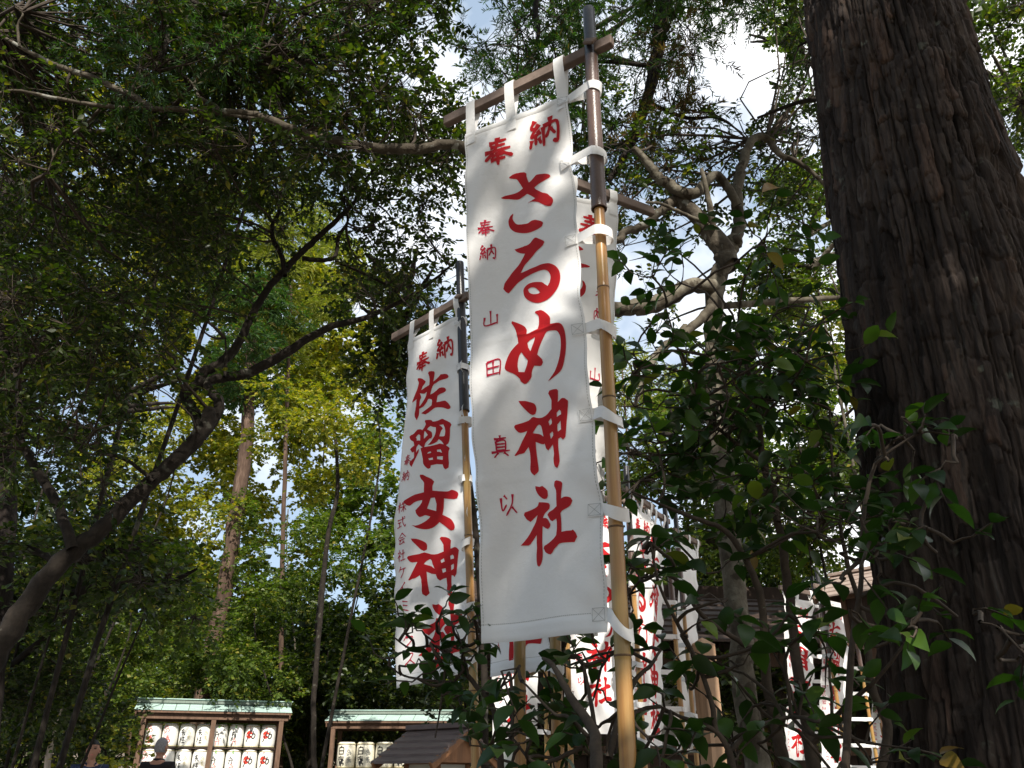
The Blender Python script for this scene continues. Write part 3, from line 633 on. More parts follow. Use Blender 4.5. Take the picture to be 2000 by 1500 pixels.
LAY_B = layout(polysB, [(0,), (1,), (2,), (3, 4), (5, 6, 7)], strB, smB)
svB = [sB0.inv(905, yy)[1] for yy in (622, 715, 822, 935, 1060, 1188, 1290)]
make_banner('shaded white banner left of the largest one, its foot behind camellia twigs', BL, BR, LAY_B,
            ptB, .022, [max(.012, v) for v in svB], B_bar, .018, 9, drop=.03)

# -- banner seen from behind, to the right of the largest banner
zc = 3.63
C_bar = (Vector((-.01, 2.77, zc)), Vector((.656, 3.14, zc)))
tC, ptC = make_pole('bamboo pole rising behind the foot of the largest banner, second from left', (.022, 2.80), (.03, 2.80), 3.80, .021, .017, [.4, .8, 1.15, 1.5, 1.9, 2.3, 2.6], 2.95, 3.5, C_bar, .025)
CLp = [Vector((.075, 2.83, 3.52)), Vector((.07, 2.82, 2.6)), Vector((.08, 2.84, 1.70))]
CRp = [at(1207, 400, 3.03), at(1203, 560, 3.05), at(1190, 760, 3.1), at(1178, 1000, 3.14), at(1167, 1243, 3.18)]
def mir(polys): return [([(1-x, y) for x, y in o], [[(1-x, y) for x, y in h] for h in hs]) for o, hs in polys]
def mirs(st): return [([(1-x, y) for x, y in pl], w) for pl, w in st]
def mirlay(lay): return [(a, mir(b), mirs(c), d) for a, b, c, d in lay]
make_banner('white banner seen from behind, just right of the largest banner, letters showing through reversed', CLp, CRp,
            mirlay(LAY_A),
            ptC, .021, [.03, .2, .36, .52, .68, .84, .975], C_bar, .012, 21, side='left', detail=True)
# crossbar end of yet another pole just behind
# -- banner whose hem hangs below the largest one
zc = 3.6
D_bar = (Vector((-.17, 3.52, zc)), Vector((.21, 2.99, zc)))
tD, ptD = make_pole('bamboo pole between two others under the large banner hem, nearest its right end', (.155, 3.02), (.15, 3.02), 3.80, .0235, .018, [.38, .74, 1.22, 1.62, 2.0, 2.4], 2.95, 3.5, D_bar, .026)
DL = [Vector((-.12, 3.42, 3.5)), Vector((-.10, 3.44, 2.5)), at(953, 1322, 3.45)]
DR = [Vector((.12, 3.06, 3.5)), Vector((.125, 3.06, 2.5)), at(1071, 1310, 3.06)]
make_banner('white banner mostly hidden behind the largest one, its blank foot hanging lower', DL, DR,
            LAY_B, ptD, .022, [.03, .2, .36, .52, .68, .84, .975], D_bar, .014, 33)

# -- further banners among the shrubs on the right
def far_banner(label, plabel, xl, xr, ytop, ybot, dl, dr, pole_side, prints, seed, back=False, amp=.02, pole_dx=.05, lean=0):
    Lp = [at(xl, ytop, dl), at(xl+lean, (ytop+ybot)/2, dl), at(xl+lean*1.3, ybot, dl)]
    zt = Lp[0].z; zb = Lp[-1].z
    def xat(px, py, d): return at(px, py, d).x
    Rp = [Vector((xat(xr, ytop, dr), dr, zt)), Vector((xat(xr+lean, (ytop+ybot)/2, dr), dr, (zt+zb)/2)), Vector((xat(xr+lean*1.3, ybot, dr), dr, zb))]
    e = (Rp[0]-Lp[0]).normalized() if True else None; e.z = 0
    p = (Lp[0]-e*pole_dx) if pole_side == 'left' else (Rp[0]+e*pole_dx)
    a = Lp[0]-e*.12 if pole_side == 'left' else Lp[0]-e*.05; b = Rp[0]+e*.05 if pole_side == 'left' else Rp[0]+e*.12
    a = a.copy(); b = b.copy(); a.z = b.z = zt+.09
    t, pt = make_pole(plabel, (p.x, p.y), (p.x, p.y), zt+.28, .022, .017, [.4, .8, 1.2, 1.6, 2.0, 2.4], max(.6, zt-.6), zt-.05, (a, b), .024, group='bamboo banner poles', peg=False)
    pr = []
    pr = mirlay(prints) if back else prints
    make_banner(label, Lp, Rp, pr, pt, .021, [.03, .2, .36, .52, .68, .84, .97], (a, b), amp, seed, pole_side, back, res=(20, 60), drop=.015, detail=False)
far_banner('sunlit narrow banner close behind the big pole, letters reversed', 'bamboo pole hidden close behind the big golden pole', 1232, 1270, 985, 1462, 5.9, 6.25, 'left', LAY_A, 41, lean=-1)
far_banner('banner overlapped on its left by the sunlit narrow one', 'bamboo pole behind the overlapped pair of banners', 1262, 1296, 1010, 1455, 6.5, 6.85, 'right', LAY_B, 42, lean=-3)
far_banner('narrow banner beside the pale square timber post', 'thin bamboo pole left of the pale square timber post', 1328, 1362, 1060, 1466, 7.4, 7.75, 'left', LAY_A, 43, back=True, lean=0)
far_banner('banner glimpsed between two thin shrub stems at right', 'bamboo pole right of the banner between shrub stems', 1530, 1586, 1165, 1484, 8.8, 9.1, 'right', LAY_B, 44, amp=.03, lean=2)
far_banner('narrow banner hanging below the small board roof', 'bamboo pole standing under the small board roof', 1606, 1650, 1165, 1505, 8.4, 8.7, 'left', LAY_B, 45, pole_dx=.03)
far_banner('back banner overlapping the one below the small board roof', 'bamboo pole between the board roof and the cedar trunk', 1622, 1658, 1190, 1508, 9.2, 9.5, 'right', LAY_A, 46, back=True)
far_banner('banner half hidden by the left edge of the cedar trunk', 'bamboo pole next to the left edge of the cedar trunk', 1703, 1756, 1285, 1530, 11, 11.3, 'left', LAY_B, 47)
far_banner('low banner seen between the poles left of the golden pole foot', 'thin pole behind the bamboo trio at the picture foot', 962, 1050, 1010, 1442, 7.0, 7.1, 'right', LAY_B, 48)
far_banner('banner behind camellia twigs directly left of the golden pole', 'thin pole behind camellia twigs left of the golden pole', 1112, 1213, 985, 1432, 6.3, 6.5, 'left', LAY_A, 49)

# ------------------------------------------------------------------ sake barrel shelters
def barrel(loc, r, h, rz, design, label, group):
    t = thing('sake_barrel', label, 'sake barrel', loc, rz, group)
    bm = bmesh.new()
    prof = [(r*.80, 0), (r*.9, h*.02), (r*.97, h*.10), (r, h*.22), (r*1.01, h*.5), (r, h*.75), (r*.97, h*.88), (r*.90, h*.97), (r*.80, h)]
    lathe(bm, prof, 28); bmobj('straw_wrap', bm, M['barrel_white' if design != 'hawk' else 'barrel'], t, True)
    tb = Tubes()
    for z in (.055, .93):
        P = [(r*1.0*math.cos(a), r*1.0*math.sin(a), z*h) for a in np.linspace(0, 2*math.pi, 25)]; tb.add(P, r*.035, 5)
    link('rope_band', tb.mesh('rope_band', M['rope']), t)
    def wrapstr(chs, cx, cz, size, w, mat, name):
        bm = bmesh.new(); n_ = 0
        for i, c in enumerate(chs):
            for st in CH[c]:
                Q = catmull(np.array(st), 3) if len(st) > 2 else np.linspace(st[0], st[1], 4)
                T = np.gradient(Q, axis=0); T /= np.linalg.norm(T, axis=1)[:, None]+1e-9; N = np.stack([-T[:, 1], T[:, 0]], -1)*w/2
                n_ += 1; rr = r*1.012+.001+.0006*(n_ % 7)
                def mpv(q):
                    x = (q[0]-5)/10*size+cx*r; z = cz*h-(q[1]-5)/10*size-i*size*1.05; th = x/r-math.pi/2
                    return bm.verts.new((rr*math.cos(th), rr*math.sin(th), z))
                a = [mpv(q) for q in Q+N]; b = [mpv(q) for q in Q-N]
                for j in range(len(Q)-1): bm.faces.new((a[j], a[j+1], b[j+1], b[j]))
        bmobj(name, bm, mat, t)
    if design == 'hawk':
        wrapstr('白鷹', -.35, .68, h*.36, 1.0, M['ink_black'], 'lettering'); wrapstr(['crest', 'script_one'], .55, .6, h*.26, 1.6, M['ink_grey'], 'side_print')
        wrapstr(['script_one'], -.3, .13, h*.13, 1.2, M['ink_black'], 'foot_print')
    elif design == 'pink':
        wrapstr(['crest', 'script_two'], -.4, .74, h*.38, 1.0, M['ink_pink'], 'lettering'); wrapstr(['crest'], -.1, .3, h*.3, 1.2, M['ink_red'], 'side_print')
    elif design == 'black':
        wrapstr(['script_one', 'script_two'], -.45, .62, h*.30, 1.1, M['ink_black'], 'lettering'); wrapstr(['crest', 'script_one'], .35, .62, h*.22, .8, M['rope'], 'side_print')
    elif design == 'gate':
        wrapstr(['script_gate'], -.3, .55, h*.34, .9, M['ink_black'], 'lettering'); wrapstr(['script_gate'], -.15, .27, h*.34, .9, M['ink_pink'], 'gate_print')
        wrapstr(['ミ'], -.1, .9, h*.16, 1.8, M['ink_green'], 'pine_print')
    elif design == 'sun':
        bm = bmesh.new(); vs = []
        for k in range(16):
            a = 2*math.pi*k/16; x = -.35*r+h*.15*math.cos(a); z = .56*h+h*.17*math.sin(a); th = x/r-math.pi/2
            vs.append(bm.verts.new((r*1.028*math.cos(th), r*1.018*math.sin(th), z)))
        cv = bm.verts.new((r*1.03*math.cos(-.35-math.pi/2), r*1.03*math.sin(-.35-math.pi/2), .56*h))
        for k in range(16): bm.faces.new((cv, vs[k], vs[(k+1) % 16]))
        bmobj('red_disc', bm, M['ink_red'], t)
        wrapstr(['script_loop'], -.1, .55, h*.42, 1.1, M['ink_black'], 'lettering'); wrapstr(['ミ'], -.3, .88, h*.14, 1.2, M['ink_pink'], 'top_print')
    return t
def copy_tree(o, parent=None):
    c = o.copy(); COL.objects.link(c); c.parent = parent
    for ch in list(o.children): copy_tree(ch, c)
    return c

def shelter(label, origin, ang, W, nb, br, bh, rows, zb, zeave, designs, labels, group, posts):
    """local x along the rack, y back; the front faces -y"""
    t = thing('barrel_shelter', label, 'shelter', origin, ang)
    ov = .24; D = .62
    # roof: two slopes of copper panels on a timber deck, ridge cap
    n = 12; pw = (W+2*ov)/n; rise = .15; fr = -.34; bk = .82; mid = .20
    me = None
    for sgn, y0, y1 in ((1, fr, mid), (-1, bk, mid)):
        L_ = math.hypot(y1-y0, rise); a = math.atan2(rise, y1-y0) if sgn > 0 else math.atan2(rise, y1-y0)
        bm = bmesh.new(); zz = zeave
        vs = [(-ov, y0, zz), (W+ov, y0, zz), (W+ov, y1, zz+rise), (-ov, y1, zz+rise)]
        low = [bm.verts.new((x, y, z-.045)) for x, y, z in vs]; hi = [bm.verts.new((x, y, z-.006)) for x, y, z in vs]
        bm.faces.new(low); bm.faces.new(hi)
        for i in range(4): bm.faces.new((low[i], low[(i+1) % 4], hi[(i+1) % 4], hi[i]))
        bmobj('roof_deck', bm, M['wood_brown'], t)
        for i in range(n):
            bm = bmesh.new(); x0 = -ov-.01+i*(pw+.002); x1 = x0+pw-.004
            c = [(x0, y0-.012*sgn, zz+.0), (x1, y0-.012*sgn, zz+.0), (x1, y1, zz+rise+.004), (x0, y1, zz+rise+.004)]
            lo = [bm.verts.new(v) for v in c]; up = [bm.verts.new((v[0]+(.004 if k in (0, 3) else -.004), v[1], v[2]+.012)) for k, v in enumerate(c)]
            bm.faces.new(lo[::-1]); bm.faces.new(up)
            for k in range(4): bm.faces.new((lo[k], lo[(k+1) % 4], up[(k+1) % 4], up[k]))
            bmesh.ops.recalc_face_normals(bm, faces=bm.faces); bmobj('roof_panel', bm, M['copper'], t)
    boxobj('ridge_cap', (W/2, mid, zeave+rise+.045), (W+2*ov+.04, .16, .07), M['copper_dark'], t, bv=.01)
    boxobj('ridge_top', (W/2, mid, zeave+rise+.092), (W+2*ov+.08, .2, .02), M['copper'], t, bv=.004)
    boxobj('eave_beam', (W/2, fr+.1, zeave-.10), (W+2*ov-.1, .07, .11), M['wood_brown'], t)
    boxobj('eave_beam', (W/2, bk-.1, zeave-.10), (W+2*ov-.1, .07, .11), M['wood_brown'], t)
    for x in (-ov+.03, W+ov-.03):
        for (ya, yb) in ((fr, mid), (bk, mid)):
            bar('barge_board', (x, ya, zeave-.07), (x, yb, zeave+rise-.07), .03, .11, M['wood_brown'], t)
    for x in posts:
        for y in (-.10-br, .5):
            boxobj('post', (x, y, (zeave-.16)/2), (.09, .09, zeave-.16), M['wood_brown'], t)
    for x in (posts[0], posts[-1]):
        bar('brace', (x+.12, -.2, .1), (x, .45, zeave*.62), .06, .06, M['wood_brown'], t)
    for k in range(rows+1):
        z = zb-k*bh
        if z > .1: boxobj('shelf', (W/2, .12, z-.012), (W, .5, .02), M['wood_dark'], t, bv=0)
    rot = Matrix.Rotation(ang, 4, 'Z'); first = {}
    for k in range(rows):
        for i in range(nb):
            d = designs[i]; x = (i+.5)*W/nb; z = zb-(k)*bh+.002
            loc = Vector(origin)+rot @ Vector((x, .0, z)); nm = labels(k, i)
            if d in first: c = copy_tree(first[d]); c.location = loc; c['label'] = nm
            else: c = barrel(loc, br, bh*.93, ang+R(8), d, nm, group); first[d] = c
            c.rotation_euler.z = ang+R(-4+3*math.sin(k*5+i*3))
    return t
rown = ['top row', 'second row', 'third row', 'bottom row']; ordn = ['first', 'second', 'third', 'fourth', 'fifth', 'sixth', 'seventh', 'eighth']
dn = {'pink': 'pink-printed barrel', 'black': 'black-lettered barrel', 'gate': 'gate-marked barrel', 'sun': 'red-disc barrel', 'hawk': 'cream lettered barrel'}
p0 = at(287, 1410, 17.6); p1 = at(541, 1418, 18.4)
ang1 = math.atan2(p1.y-p0.y, p1.x-p0.x); W1 = math.hypot(p1.y-p0.y, p1.x-p0.x)
ztop1 = at(287, 1409, 17.6).z; bh1 = .465
des1 = ['pink', 'pink', 'black', 'black', 'gate', 'gate', 'sun', 'sun']
shelter('left barrel shelter with long green copper roof', (p0.x, p0.y, 0), ang1, W1, 8, W1/8*.47, bh1, 4, ztop1-bh1, at(290, 1387, 17.4).z, des1,
        lambda k, i: f"{dn[des1[i]]}, {ordn[i]} from left, {rown[k]} of the left barrel shelter", 'sake barrels in the left shelter', [-.05, W1/2, W1+.06])
p0 = at(660, 1446, 19.5); d2 = 19.5; W2 = 3.4; nb2 = 8
bw2 = 37*d2/(1618*1.088); W2 = bw2*nb2; ztop2 = p0.z; bh2 = .56
des2 = ['hawk']*nb2
shelter('right barrel shelter with green roof behind the wooden lantern', (p0.x, p0.y, 0), R(0), W2, nb2, bw2*.47, bh2, 3, ztop2-bh2, at(640, 1408, 19.2).z, des2,
        lambda k, i: f"{dn['hawk']}, {ordn[i]} from left, {rown[k]} of the right barrel shelter", 'cream sake barrels in the right shelter', [-.06, W2/2, W2+.06])

# ------------------------------------------------------------------ wooden lantern with board roof
def lantern(label, loc, rz, sc, roofmat, post_h, fm='wood_orange', pm='paper'):
    t = thing('wooden_lantern', label, 'lantern', loc, rz); s = sc
    hw = .13*s; zb = post_h; ph = .30*s
    boxobj('post', (0, 0, zb/2), (.11*s, .11*s, zb), M['wood_brown'], t)
    boxobj('base_board', (0, 0, zb+.015), (hw*2.3, hw*2.3, .03), M[fm], t)
    for x in (-1, 1):
        for y in (-1, 1): boxobj('corner_post', (x*hw, y*hw, zb+.03+ph/2), (.035*s, .035*s, ph), M[fm], t)
    for k in range(4):
        rot = Matrix.Rotation(k*math.pi/2, 3, 'Z'); c = rot @ Vector((0, -hw, 0))
        boxobj('panel', Vector((c.x, c.y, zb+.03+ph/2)), (hw*1.75, .006, ph*.96), M[pm], t, rot, .001)
        boxobj('rail', Vector((c.x, c.y, zb+.03+ph+.012)), (hw*2.1, .036*s, .04), M[fm], t, rot)
        boxobj('rail', Vector((c.x, c.y, zb+.045)), (hw*1.7, .03*s, .03), M[fm], t, rot)
    ze = zb+ph+.03; rise = .20*s; ey = .31*s; lx = .27*s; nb = 5
    for sgn in (-1, 1):
        for i in range(nb):                         # lapped boards, each its own piece
            f0, f1 = i/nb, (i+1.12)/nb; f1 = min(f1, 1.0)
            y0, y1 = sgn*ey*(1-f0), sgn*ey*(1-f1); z0, z1 = ze-.02+rise*f0, ze-.02+rise*f1; lift = .014
            bm = bmesh.new(); q = [(-lx, y0, z0+lift), (lx, y0, z0+lift), (lx, y1, z1+.002), (-lx, y1, z1+.002)]
            lo = [bm.verts.new(v) for v in q]; up = [bm.verts.new((v[0], v[1], v[2]+.014)) for v in q]
            bm.faces.new(lo); bm.faces.new(up)
            for k in range(4): bm.faces.new((lo[k], lo[(k+1) % 4], up[(k+1) % 4], up[k]))
            bmesh.ops.recalc_face_normals(bm, faces=bm.faces); bmobj('roof_board', bm, M[roofmat], t)
    boxobj('ridge_board', (0, 0, ze+rise+.01), (lx*2.04, .06*s, .03), M[roofmat], t)
    for x in (-lx+.02, lx-.02):
        for sgn in (-1, 1): bar('barge_board', (x, sgn*ey*.98, ze-.025), (x, 0, ze+rise-.03), .02, .05*s, M[fm], t)
        bm = bmesh.new(); x_ = x*.86; q = [(x_, -hw*1.6, ze+.0), (x_, hw*1.6, ze+.0), (x_, 0, ze+rise*.85)]
        a = [bm.verts.new(v) for v in q]; b = [bm.verts.new((v[0]+.012, v[1], v[2])) for v in q]
        bm.faces.new(a); bm.faces.new(b[::-1])
        for k in range(3): bm.faces.new((a[k], b[k], b[(k+1) % 3], a[(k+1) % 3]))
        bmobj('gable_board', bm, M[fm], t)
    return t
dL = 5.4; pl = at(857, 1400, dL)
lantern('wooden lantern with brown board roof and pale panels at the picture foot', (pl.x, dL, 0), R(-40), .95, 'board_roof', pl.z-.30-.03-.24)
# covered notice board glimpsed at right: pale board roof
dS = 8.0; ps = at(1688, 1108, dS)
lantern('taller lantern with pale board roof, partly behind the cedar trunk', (ps.x, dS, 0), R(-50), 1.35, 'board_roof_pale', ps.z-.405-.03-.30, 'wood_brown', 'wood_dark')
# white notice panel
def sign():
    p = at(985, 1450, 6.0); t = thing('notice_board', 'plain pale upright panel between the bamboo poles at the foot', 'board', (p.x, 6.0, 0))
    boxobj('panel', (0, 0, p.z-.3), (.13, .02, .6), M['paper'], t); boxobj('leg', (0, .02, (p.z-.6)/2), (.05, .04, p.z-.6), M['wood_brown'], t)
sign()

# pale square post and dark shrine building behind the shrubs
pp = at(1371, 1245, 7.6)
t = thing('timber_post', 'pale square timber post with pointed top behind the banners', 'post', (pp.x, 7.6, 0), R(28))
bm = bmesh.new(); w = .075
lo = [bm.verts.new((x*w, y*w, 0)) for x, y in ((-1, -1), (1, -1), (1, 1), (-1, 1))]; hi = [bm.verts.new((x*w, y*w, pp.z-.06)) for x, y in ((-1, -1), (1, -1), (1, 1), (-1, 1))]
tp = bm.verts.new((0, 0, pp.z)); bm.faces.new(lo[::-1])
for k in range(4): bm.faces.new((lo[k], lo[(k+1) % 4], hi[(k+1) % 4], hi[k])); bm.faces.new((hi[k], hi[(k+1) % 4], tp))
bmobj('shaft', bm, M['wood_post'], t); boxobj('footing', (0, 0, .08), (.24, .24, .16), M['plaster'], t)
def shrine():
    t = thing('shrine_building', 'dark timber shrine building behind the banners at right', 'shrine', (3.0, 13.0, 0), R(6))
    Wd, Dp, Hh = 6.5, 3.2, 2.75
    boxobj('floor', (0, 0, .3), (Wd, Dp, .25), M['wood_dark'], t)
    nb = 13
    for i in range(nb):
        x = -Wd/2+(i+.5)*Wd/nb
        boxobj('wall_board', (x, -Dp/2+.05+.006*(i % 2), .42+.55), (Wd/nb-.012, .03, 1.1), M['wood_dark'], t, bv=.003)
    for i in range(5):
        x = -Wd/2+.1+i*(Wd-.2)/4; boxobj('post', (x, -Dp/2, Hh/2+.2), (.16, .16, Hh-.4), M['wood_brown'], t)
        boxobj('post', (x, Dp/2, Hh/2+.2), (.16, .16, Hh-.4), M['wood_brown'], t)
    for i in range(4):
        x = -Wd/2+.1+(i+.5)*(Wd-.2)/4; boxobj('wall_panel', (x, -Dp/2+.05, 2.05), ((Wd-.2)/4-.17, .04, .9), M['wood_dark' if i != 1 else 'plaster'], t)  # dark wood stands in for plaster panels lying in shade
    boxobj('back_wall', (0, Dp/2-.03, 1.4), (Wd, .05, 2.2), M['wood_dark'], t); boxobj('side_wall', (-Wd/2+.02, 0, 1.4), (.04, Dp-.2, 2.2), M['wood_dark'], t); boxobj('side_wall', (Wd/2-.02, 0, 1.4), (.04, Dp-.2, 2.2), M['wood_dark'], t)
    boxobj('rail', (0, -Dp/2-.02, 1.56), (Wd, .06, .10), M['wood_brown'], t); boxobj('head_beam', (0, -Dp/2-.03, Hh-.1), (Wd+.3, .12, .18), M['wood_brown'], t)
    for sgn in (-1, 1):
        for k in range(8):
            f0, f1 = k/8, (k+1.1)/8; y0, y1 = sgn*(Dp/2+.7)*(1-f0), sgn*(Dp/2+.7)*(1-min(1, f1)); z0, z1 = Hh+.0+1.0*f0, Hh+1.0*min(1, f1)
            bm = bmesh.new(); q = [(-Wd/2-.5, y0, z0+.03), (Wd/2+.5, y0, z0+.03), (Wd/2+.5, y1, z1), (-Wd/2-.5, y1, z1)]
            lo = [bm.verts.new(v) for v in q]; up = [bm.verts.new((v[0], v[1], v[2]+.035)) for v in q]; bm.faces.new(lo); bm.faces.new(up)
            for j in range(4): bm.faces.new((lo[j], lo[(j+1) % 4], up[(j+1) % 4], up[j]))
            bmesh.ops.recalc_face_normals(bm, faces=bm.faces); bmobj('roof_course', bm, M['wood_dark'], t)
    boxobj('ridge', (0, 0, Hh+1.08), (Wd+1.1, .25, .2), M['wood_dark'], t)
shrine()

# ------------------------------------------------------------------ people
def skinmesh(name, pts, edges, rad, mat, parent, sub=2):
    me = bpy.data.meshes.new(name); me.from_pydata(pts, edges, []); me.materials.append(mat)
    o = link(name, me, parent)
    m = o.modifiers.new('skin', 'SKIN'); m.use_smooth_shade = True
    if not me.skin_vertices: me.attributes
    for v, r in zip(me.skin_vertices[0].data, rad): v.radius = (r if isinstance(r, tuple) else (r, r))
    me.skin_vertices[0].data[0].use_root = True
    s = o.modifiers.new('sub', 'SUBSURF'); s.levels = sub; s.render_levels = sub
    return o
def head_mesh(bm, c, yaw):
    r = bmesh.ops.create_uvsphere(bm, u_segments=24, v_segments=18, radius=1)
    for v in r['verts']:
        x, y, z = v.co
        w = .074*(1-.22*max(0, -z)-.05*max(0, z)); d = .094*(1-.12*max(0, -z)); h = .118
        X, Y, Z_ = x*w, y*d, z*h
        f = max(0, -y)                                # face is -y
        if z < -.3: Y -= .018*f*(-z); 
        if abs(x) < .18 and -.35 < z < .15: Y -= .022*f*(1-abs(x)/.18)*(1-abs(z+.15)/.25 if abs(z+.15) < .25 else 0)*1.2   # nose
        if .12 < abs(x) < .55 and .02 < z < .22 and f > .5: Y += .007                                                 # eye sockets
        if abs(x) < .3 and -.52 < z < -.44 and f > .5: Y += .004                                                       # mouth line
        v.co = (X, Y, Z_)
    for sx_ in (-1, 1):                              # ears
        e = bmesh.ops.create_uvsphere(bm, u_segments=8, v_segments=6, radius=1)
        for v in e['verts']: v.co = (sx_*.075+v.co.x*.012, .012+v.co.y*.018, -.005+v.co.z*.032)
    bmesh.ops.transform(bm, matrix=Matrix.Translation(c) @ Matrix.Rotation(yaw, 4, 'Z'), verts=bm.verts)
def person(label, loc, rz, H, hair, shirt, trousers, headyaw=0, bag=False, collar=True, short=False):
    t = thing('person', label, 'person', loc, rz); k = H/1.72
    J = dict(pelvis=(0, 0, .92), waist=(0, .0, 1.06), chest=(0, .01, 1.26), upper=(0, .015, 1.39), collar=(0, .012, 1.445), neck=(0, .005, 1.475), head=(0, -.005, 1.56),
             shL=(.175, .015, 1.385), elL=(.215, .03, 1.10), wrL=(.215, -.04, .86), haL=(.21, -.06, .80),
             shR=(-.175, .015, 1.385), elR=(-.215, .03, 1.10), wrR=(-.215, -.04, .86), haR=(-.21, -.06, .80),
             hpL=(.09, 0, .88), knL=(.10, -.01, .48), anL=(.11, .02, .09), toL=(.12, -.12, .04),
             hpR=(-.09, 0, .88), knR=(-.10, -.03, .48), anR=(-.11, .06, .09), toR=(-.12, -.08, .04))
    rad = dict(pelvis=(.15, .10), waist=(.135, .09), chest=(.15, .10), upper=(.14, .085), collar=(.075, .062), neck=.05, head=.06, shL=.055, elL=.04, wrL=.027, haL=.03, shR=.055, elR=.04, wrR=.027, haR=.03,
               hpL=.085, knL=.055, anL=.036, toL=.035, hpR=.085, knR=.055, anR=.036, toR=.035)
    ED = [('pelvis', 'waist'), ('waist', 'chest'), ('chest', 'upper'), ('upper', 'collar'), ('collar', 'neck'), ('neck', 'head'), ('upper', 'shL'), ('shL', 'elL'), ('elL', 'wrL'), ('wrL', 'haL'), ('upper', 'shR'), ('shR', 'elR'), ('elR', 'wrR'), ('wrR', 'haR'),
          ('pelvis', 'hpL'), ('hpL', 'knL'), ('knL', 'anL'), ('anL', 'toL'), ('pelvis', 'hpR'), ('hpR', 'knR'), ('knR', 'anR'), ('anR', 'toR')]
    def sub(name, keys, grow, mat):
        ks = list(keys); idx = {q: i for i, q in enumerate(ks)}
        pts = [tuple(c*k for c in J[q]) for q in ks]
        ed = [(idx[a], idx[b]) for a, b in ED if a in idx and b in idx]
        rr = [tuple((x+grow)*k for x in (rad[q] if isinstance(rad[q], tuple) else (rad[q],)*2)) for q in ks]
        return skinmesh(name, pts, ed, rr, mat, t)
    sub('body', J.keys(), -.006, M['skin'])
    sub('shirt', ['pelvis', 'waist', 'chest', 'upper', 'collar', 'shL', 'elL', 'shR', 'elR']+([] if short else ['wrL', 'wrR']), .020, M[shirt])
    sub('trousers', ['pelvis', 'hpL', 'knL', 'anL', 'hpR', 'knR', 'anR'], .018, M[trousers])
    for sx_ in (-1, 1):
        boxobj('shoe', (sx_*.12*k, -.03, .045), (.1, .28, .09), M['shoe'], t, bv=.03)
        for q in range(5):                           # fingers and thumb
            b0 = Vector((sx_*(.205 if q < 4 else .185), -.045-.014*q if q < 4 else -.05, .79))*k
            tb = Tubes(); ln = (.07, .078, .074, .06, .05)[q]*k
            tb.add([b0+Vector((0, 0, .02)), b0-Vector((sx_*.004, 0, ln*.45)), b0-Vector((sx_*.016, -.004, ln))], [.010*k, .009*k, .007*k], 6); link('finger', tb.mesh('finger', M['skin']), t)
    hc = Vector((0, -.012, 1.60))*k
    bm = bmesh.new(); head_mesh(bm, hc, headyaw); hd = bmobj('head', bm, M['skin'], t, True)
    bm = bmesh.new(); r = bmesh.ops.create_uvsphere(bm, u_segments=24, v_segments=18, radius=1)
    dele = []
    for v in r['verts']:
        x, y, z = v.co
        if (y < -.1 and z < .45-.25*y*0) or z < -.5: dele.append(v)
        v.co = (x*.080, y*.100+.004, z*.124+.004)
    bmesh.ops.delete(bm, geom=dele, context='VERTS')
    bmesh.ops.transform(bm, matrix=Matrix.Translation(hc) @ Matrix.Rotation(headyaw, 4, 'Z'), verts=bm.verts)
    bmobj('hair', bm, M[hair], t, True)
    for sx_ in (-1, 1):
        for (nm, c, s_, mt) in (('eye', (.030*sx_, -.083, .018), (.014, .006, .006), 'hair_black'), ('eyebrow', (.030*sx_, -.086, .038), (.018, .005, .004), 'hair_black')):
            q = Matrix.Rotation(headyaw, 3, 'Z') @ Vector(c); boxobj(nm, hc+q, tuple(2*a for a in s_), M[mt], t, Matrix.Rotation(headyaw, 3, 'Z'), .002)
    q = Matrix.Rotation(headyaw, 3, 'Z') @ Vector((0, -.092, -.055)); boxobj('mouth', hc+q, (.04, .008, .008), M['ink_pink'], t, Matrix.Rotation(headyaw, 3, 'Z'), .002)
    if collar:
        bm = bmesh.new(); P = []
        for a in np.linspace(-2.5, 2.5, 15): P.append(Vector((.075*math.sin(a), .075*math.cos(a)*.95+.002, 1.445+.012*math.cos(a)))*k)
        bm = ribbon(P, Vector((0, 0, 1)), .035*k); bmobj('collar', bm, M[shirt], t, True)
    if bag:
        P = [Vector(p)*k for p in ((.14, -.03, 1.44), (.06, -.125, 1.30), (-.05, -.135, 1.12), (-.16, -.06, .98))]
        bmobj('bag_strap', ribbon([Vector(x) for x in catmull([tuple(p) for p in P], 5)], Vector((.6, 0, .6)), .05), M['strap_grey'], t, True)
    return t
q1 = at(186, 1446, 11.6); person('man in navy collared shirt with a grey strap, standing near the leaning pale snag', (q1.x, q1.y, 0), R(28), q1.z, 'hair_black', 'shirt_navy', 'trousers', R(-10), True, True, True)
q2 = at(318, 1441, 12.0); person('grey-haired person in black jacket seen from behind, facing the barrels', (q2.x, q2.y, 0), R(175), q2.z, 'hair_grey', 'jacket_black', 'trousers', R(-12), False, True)

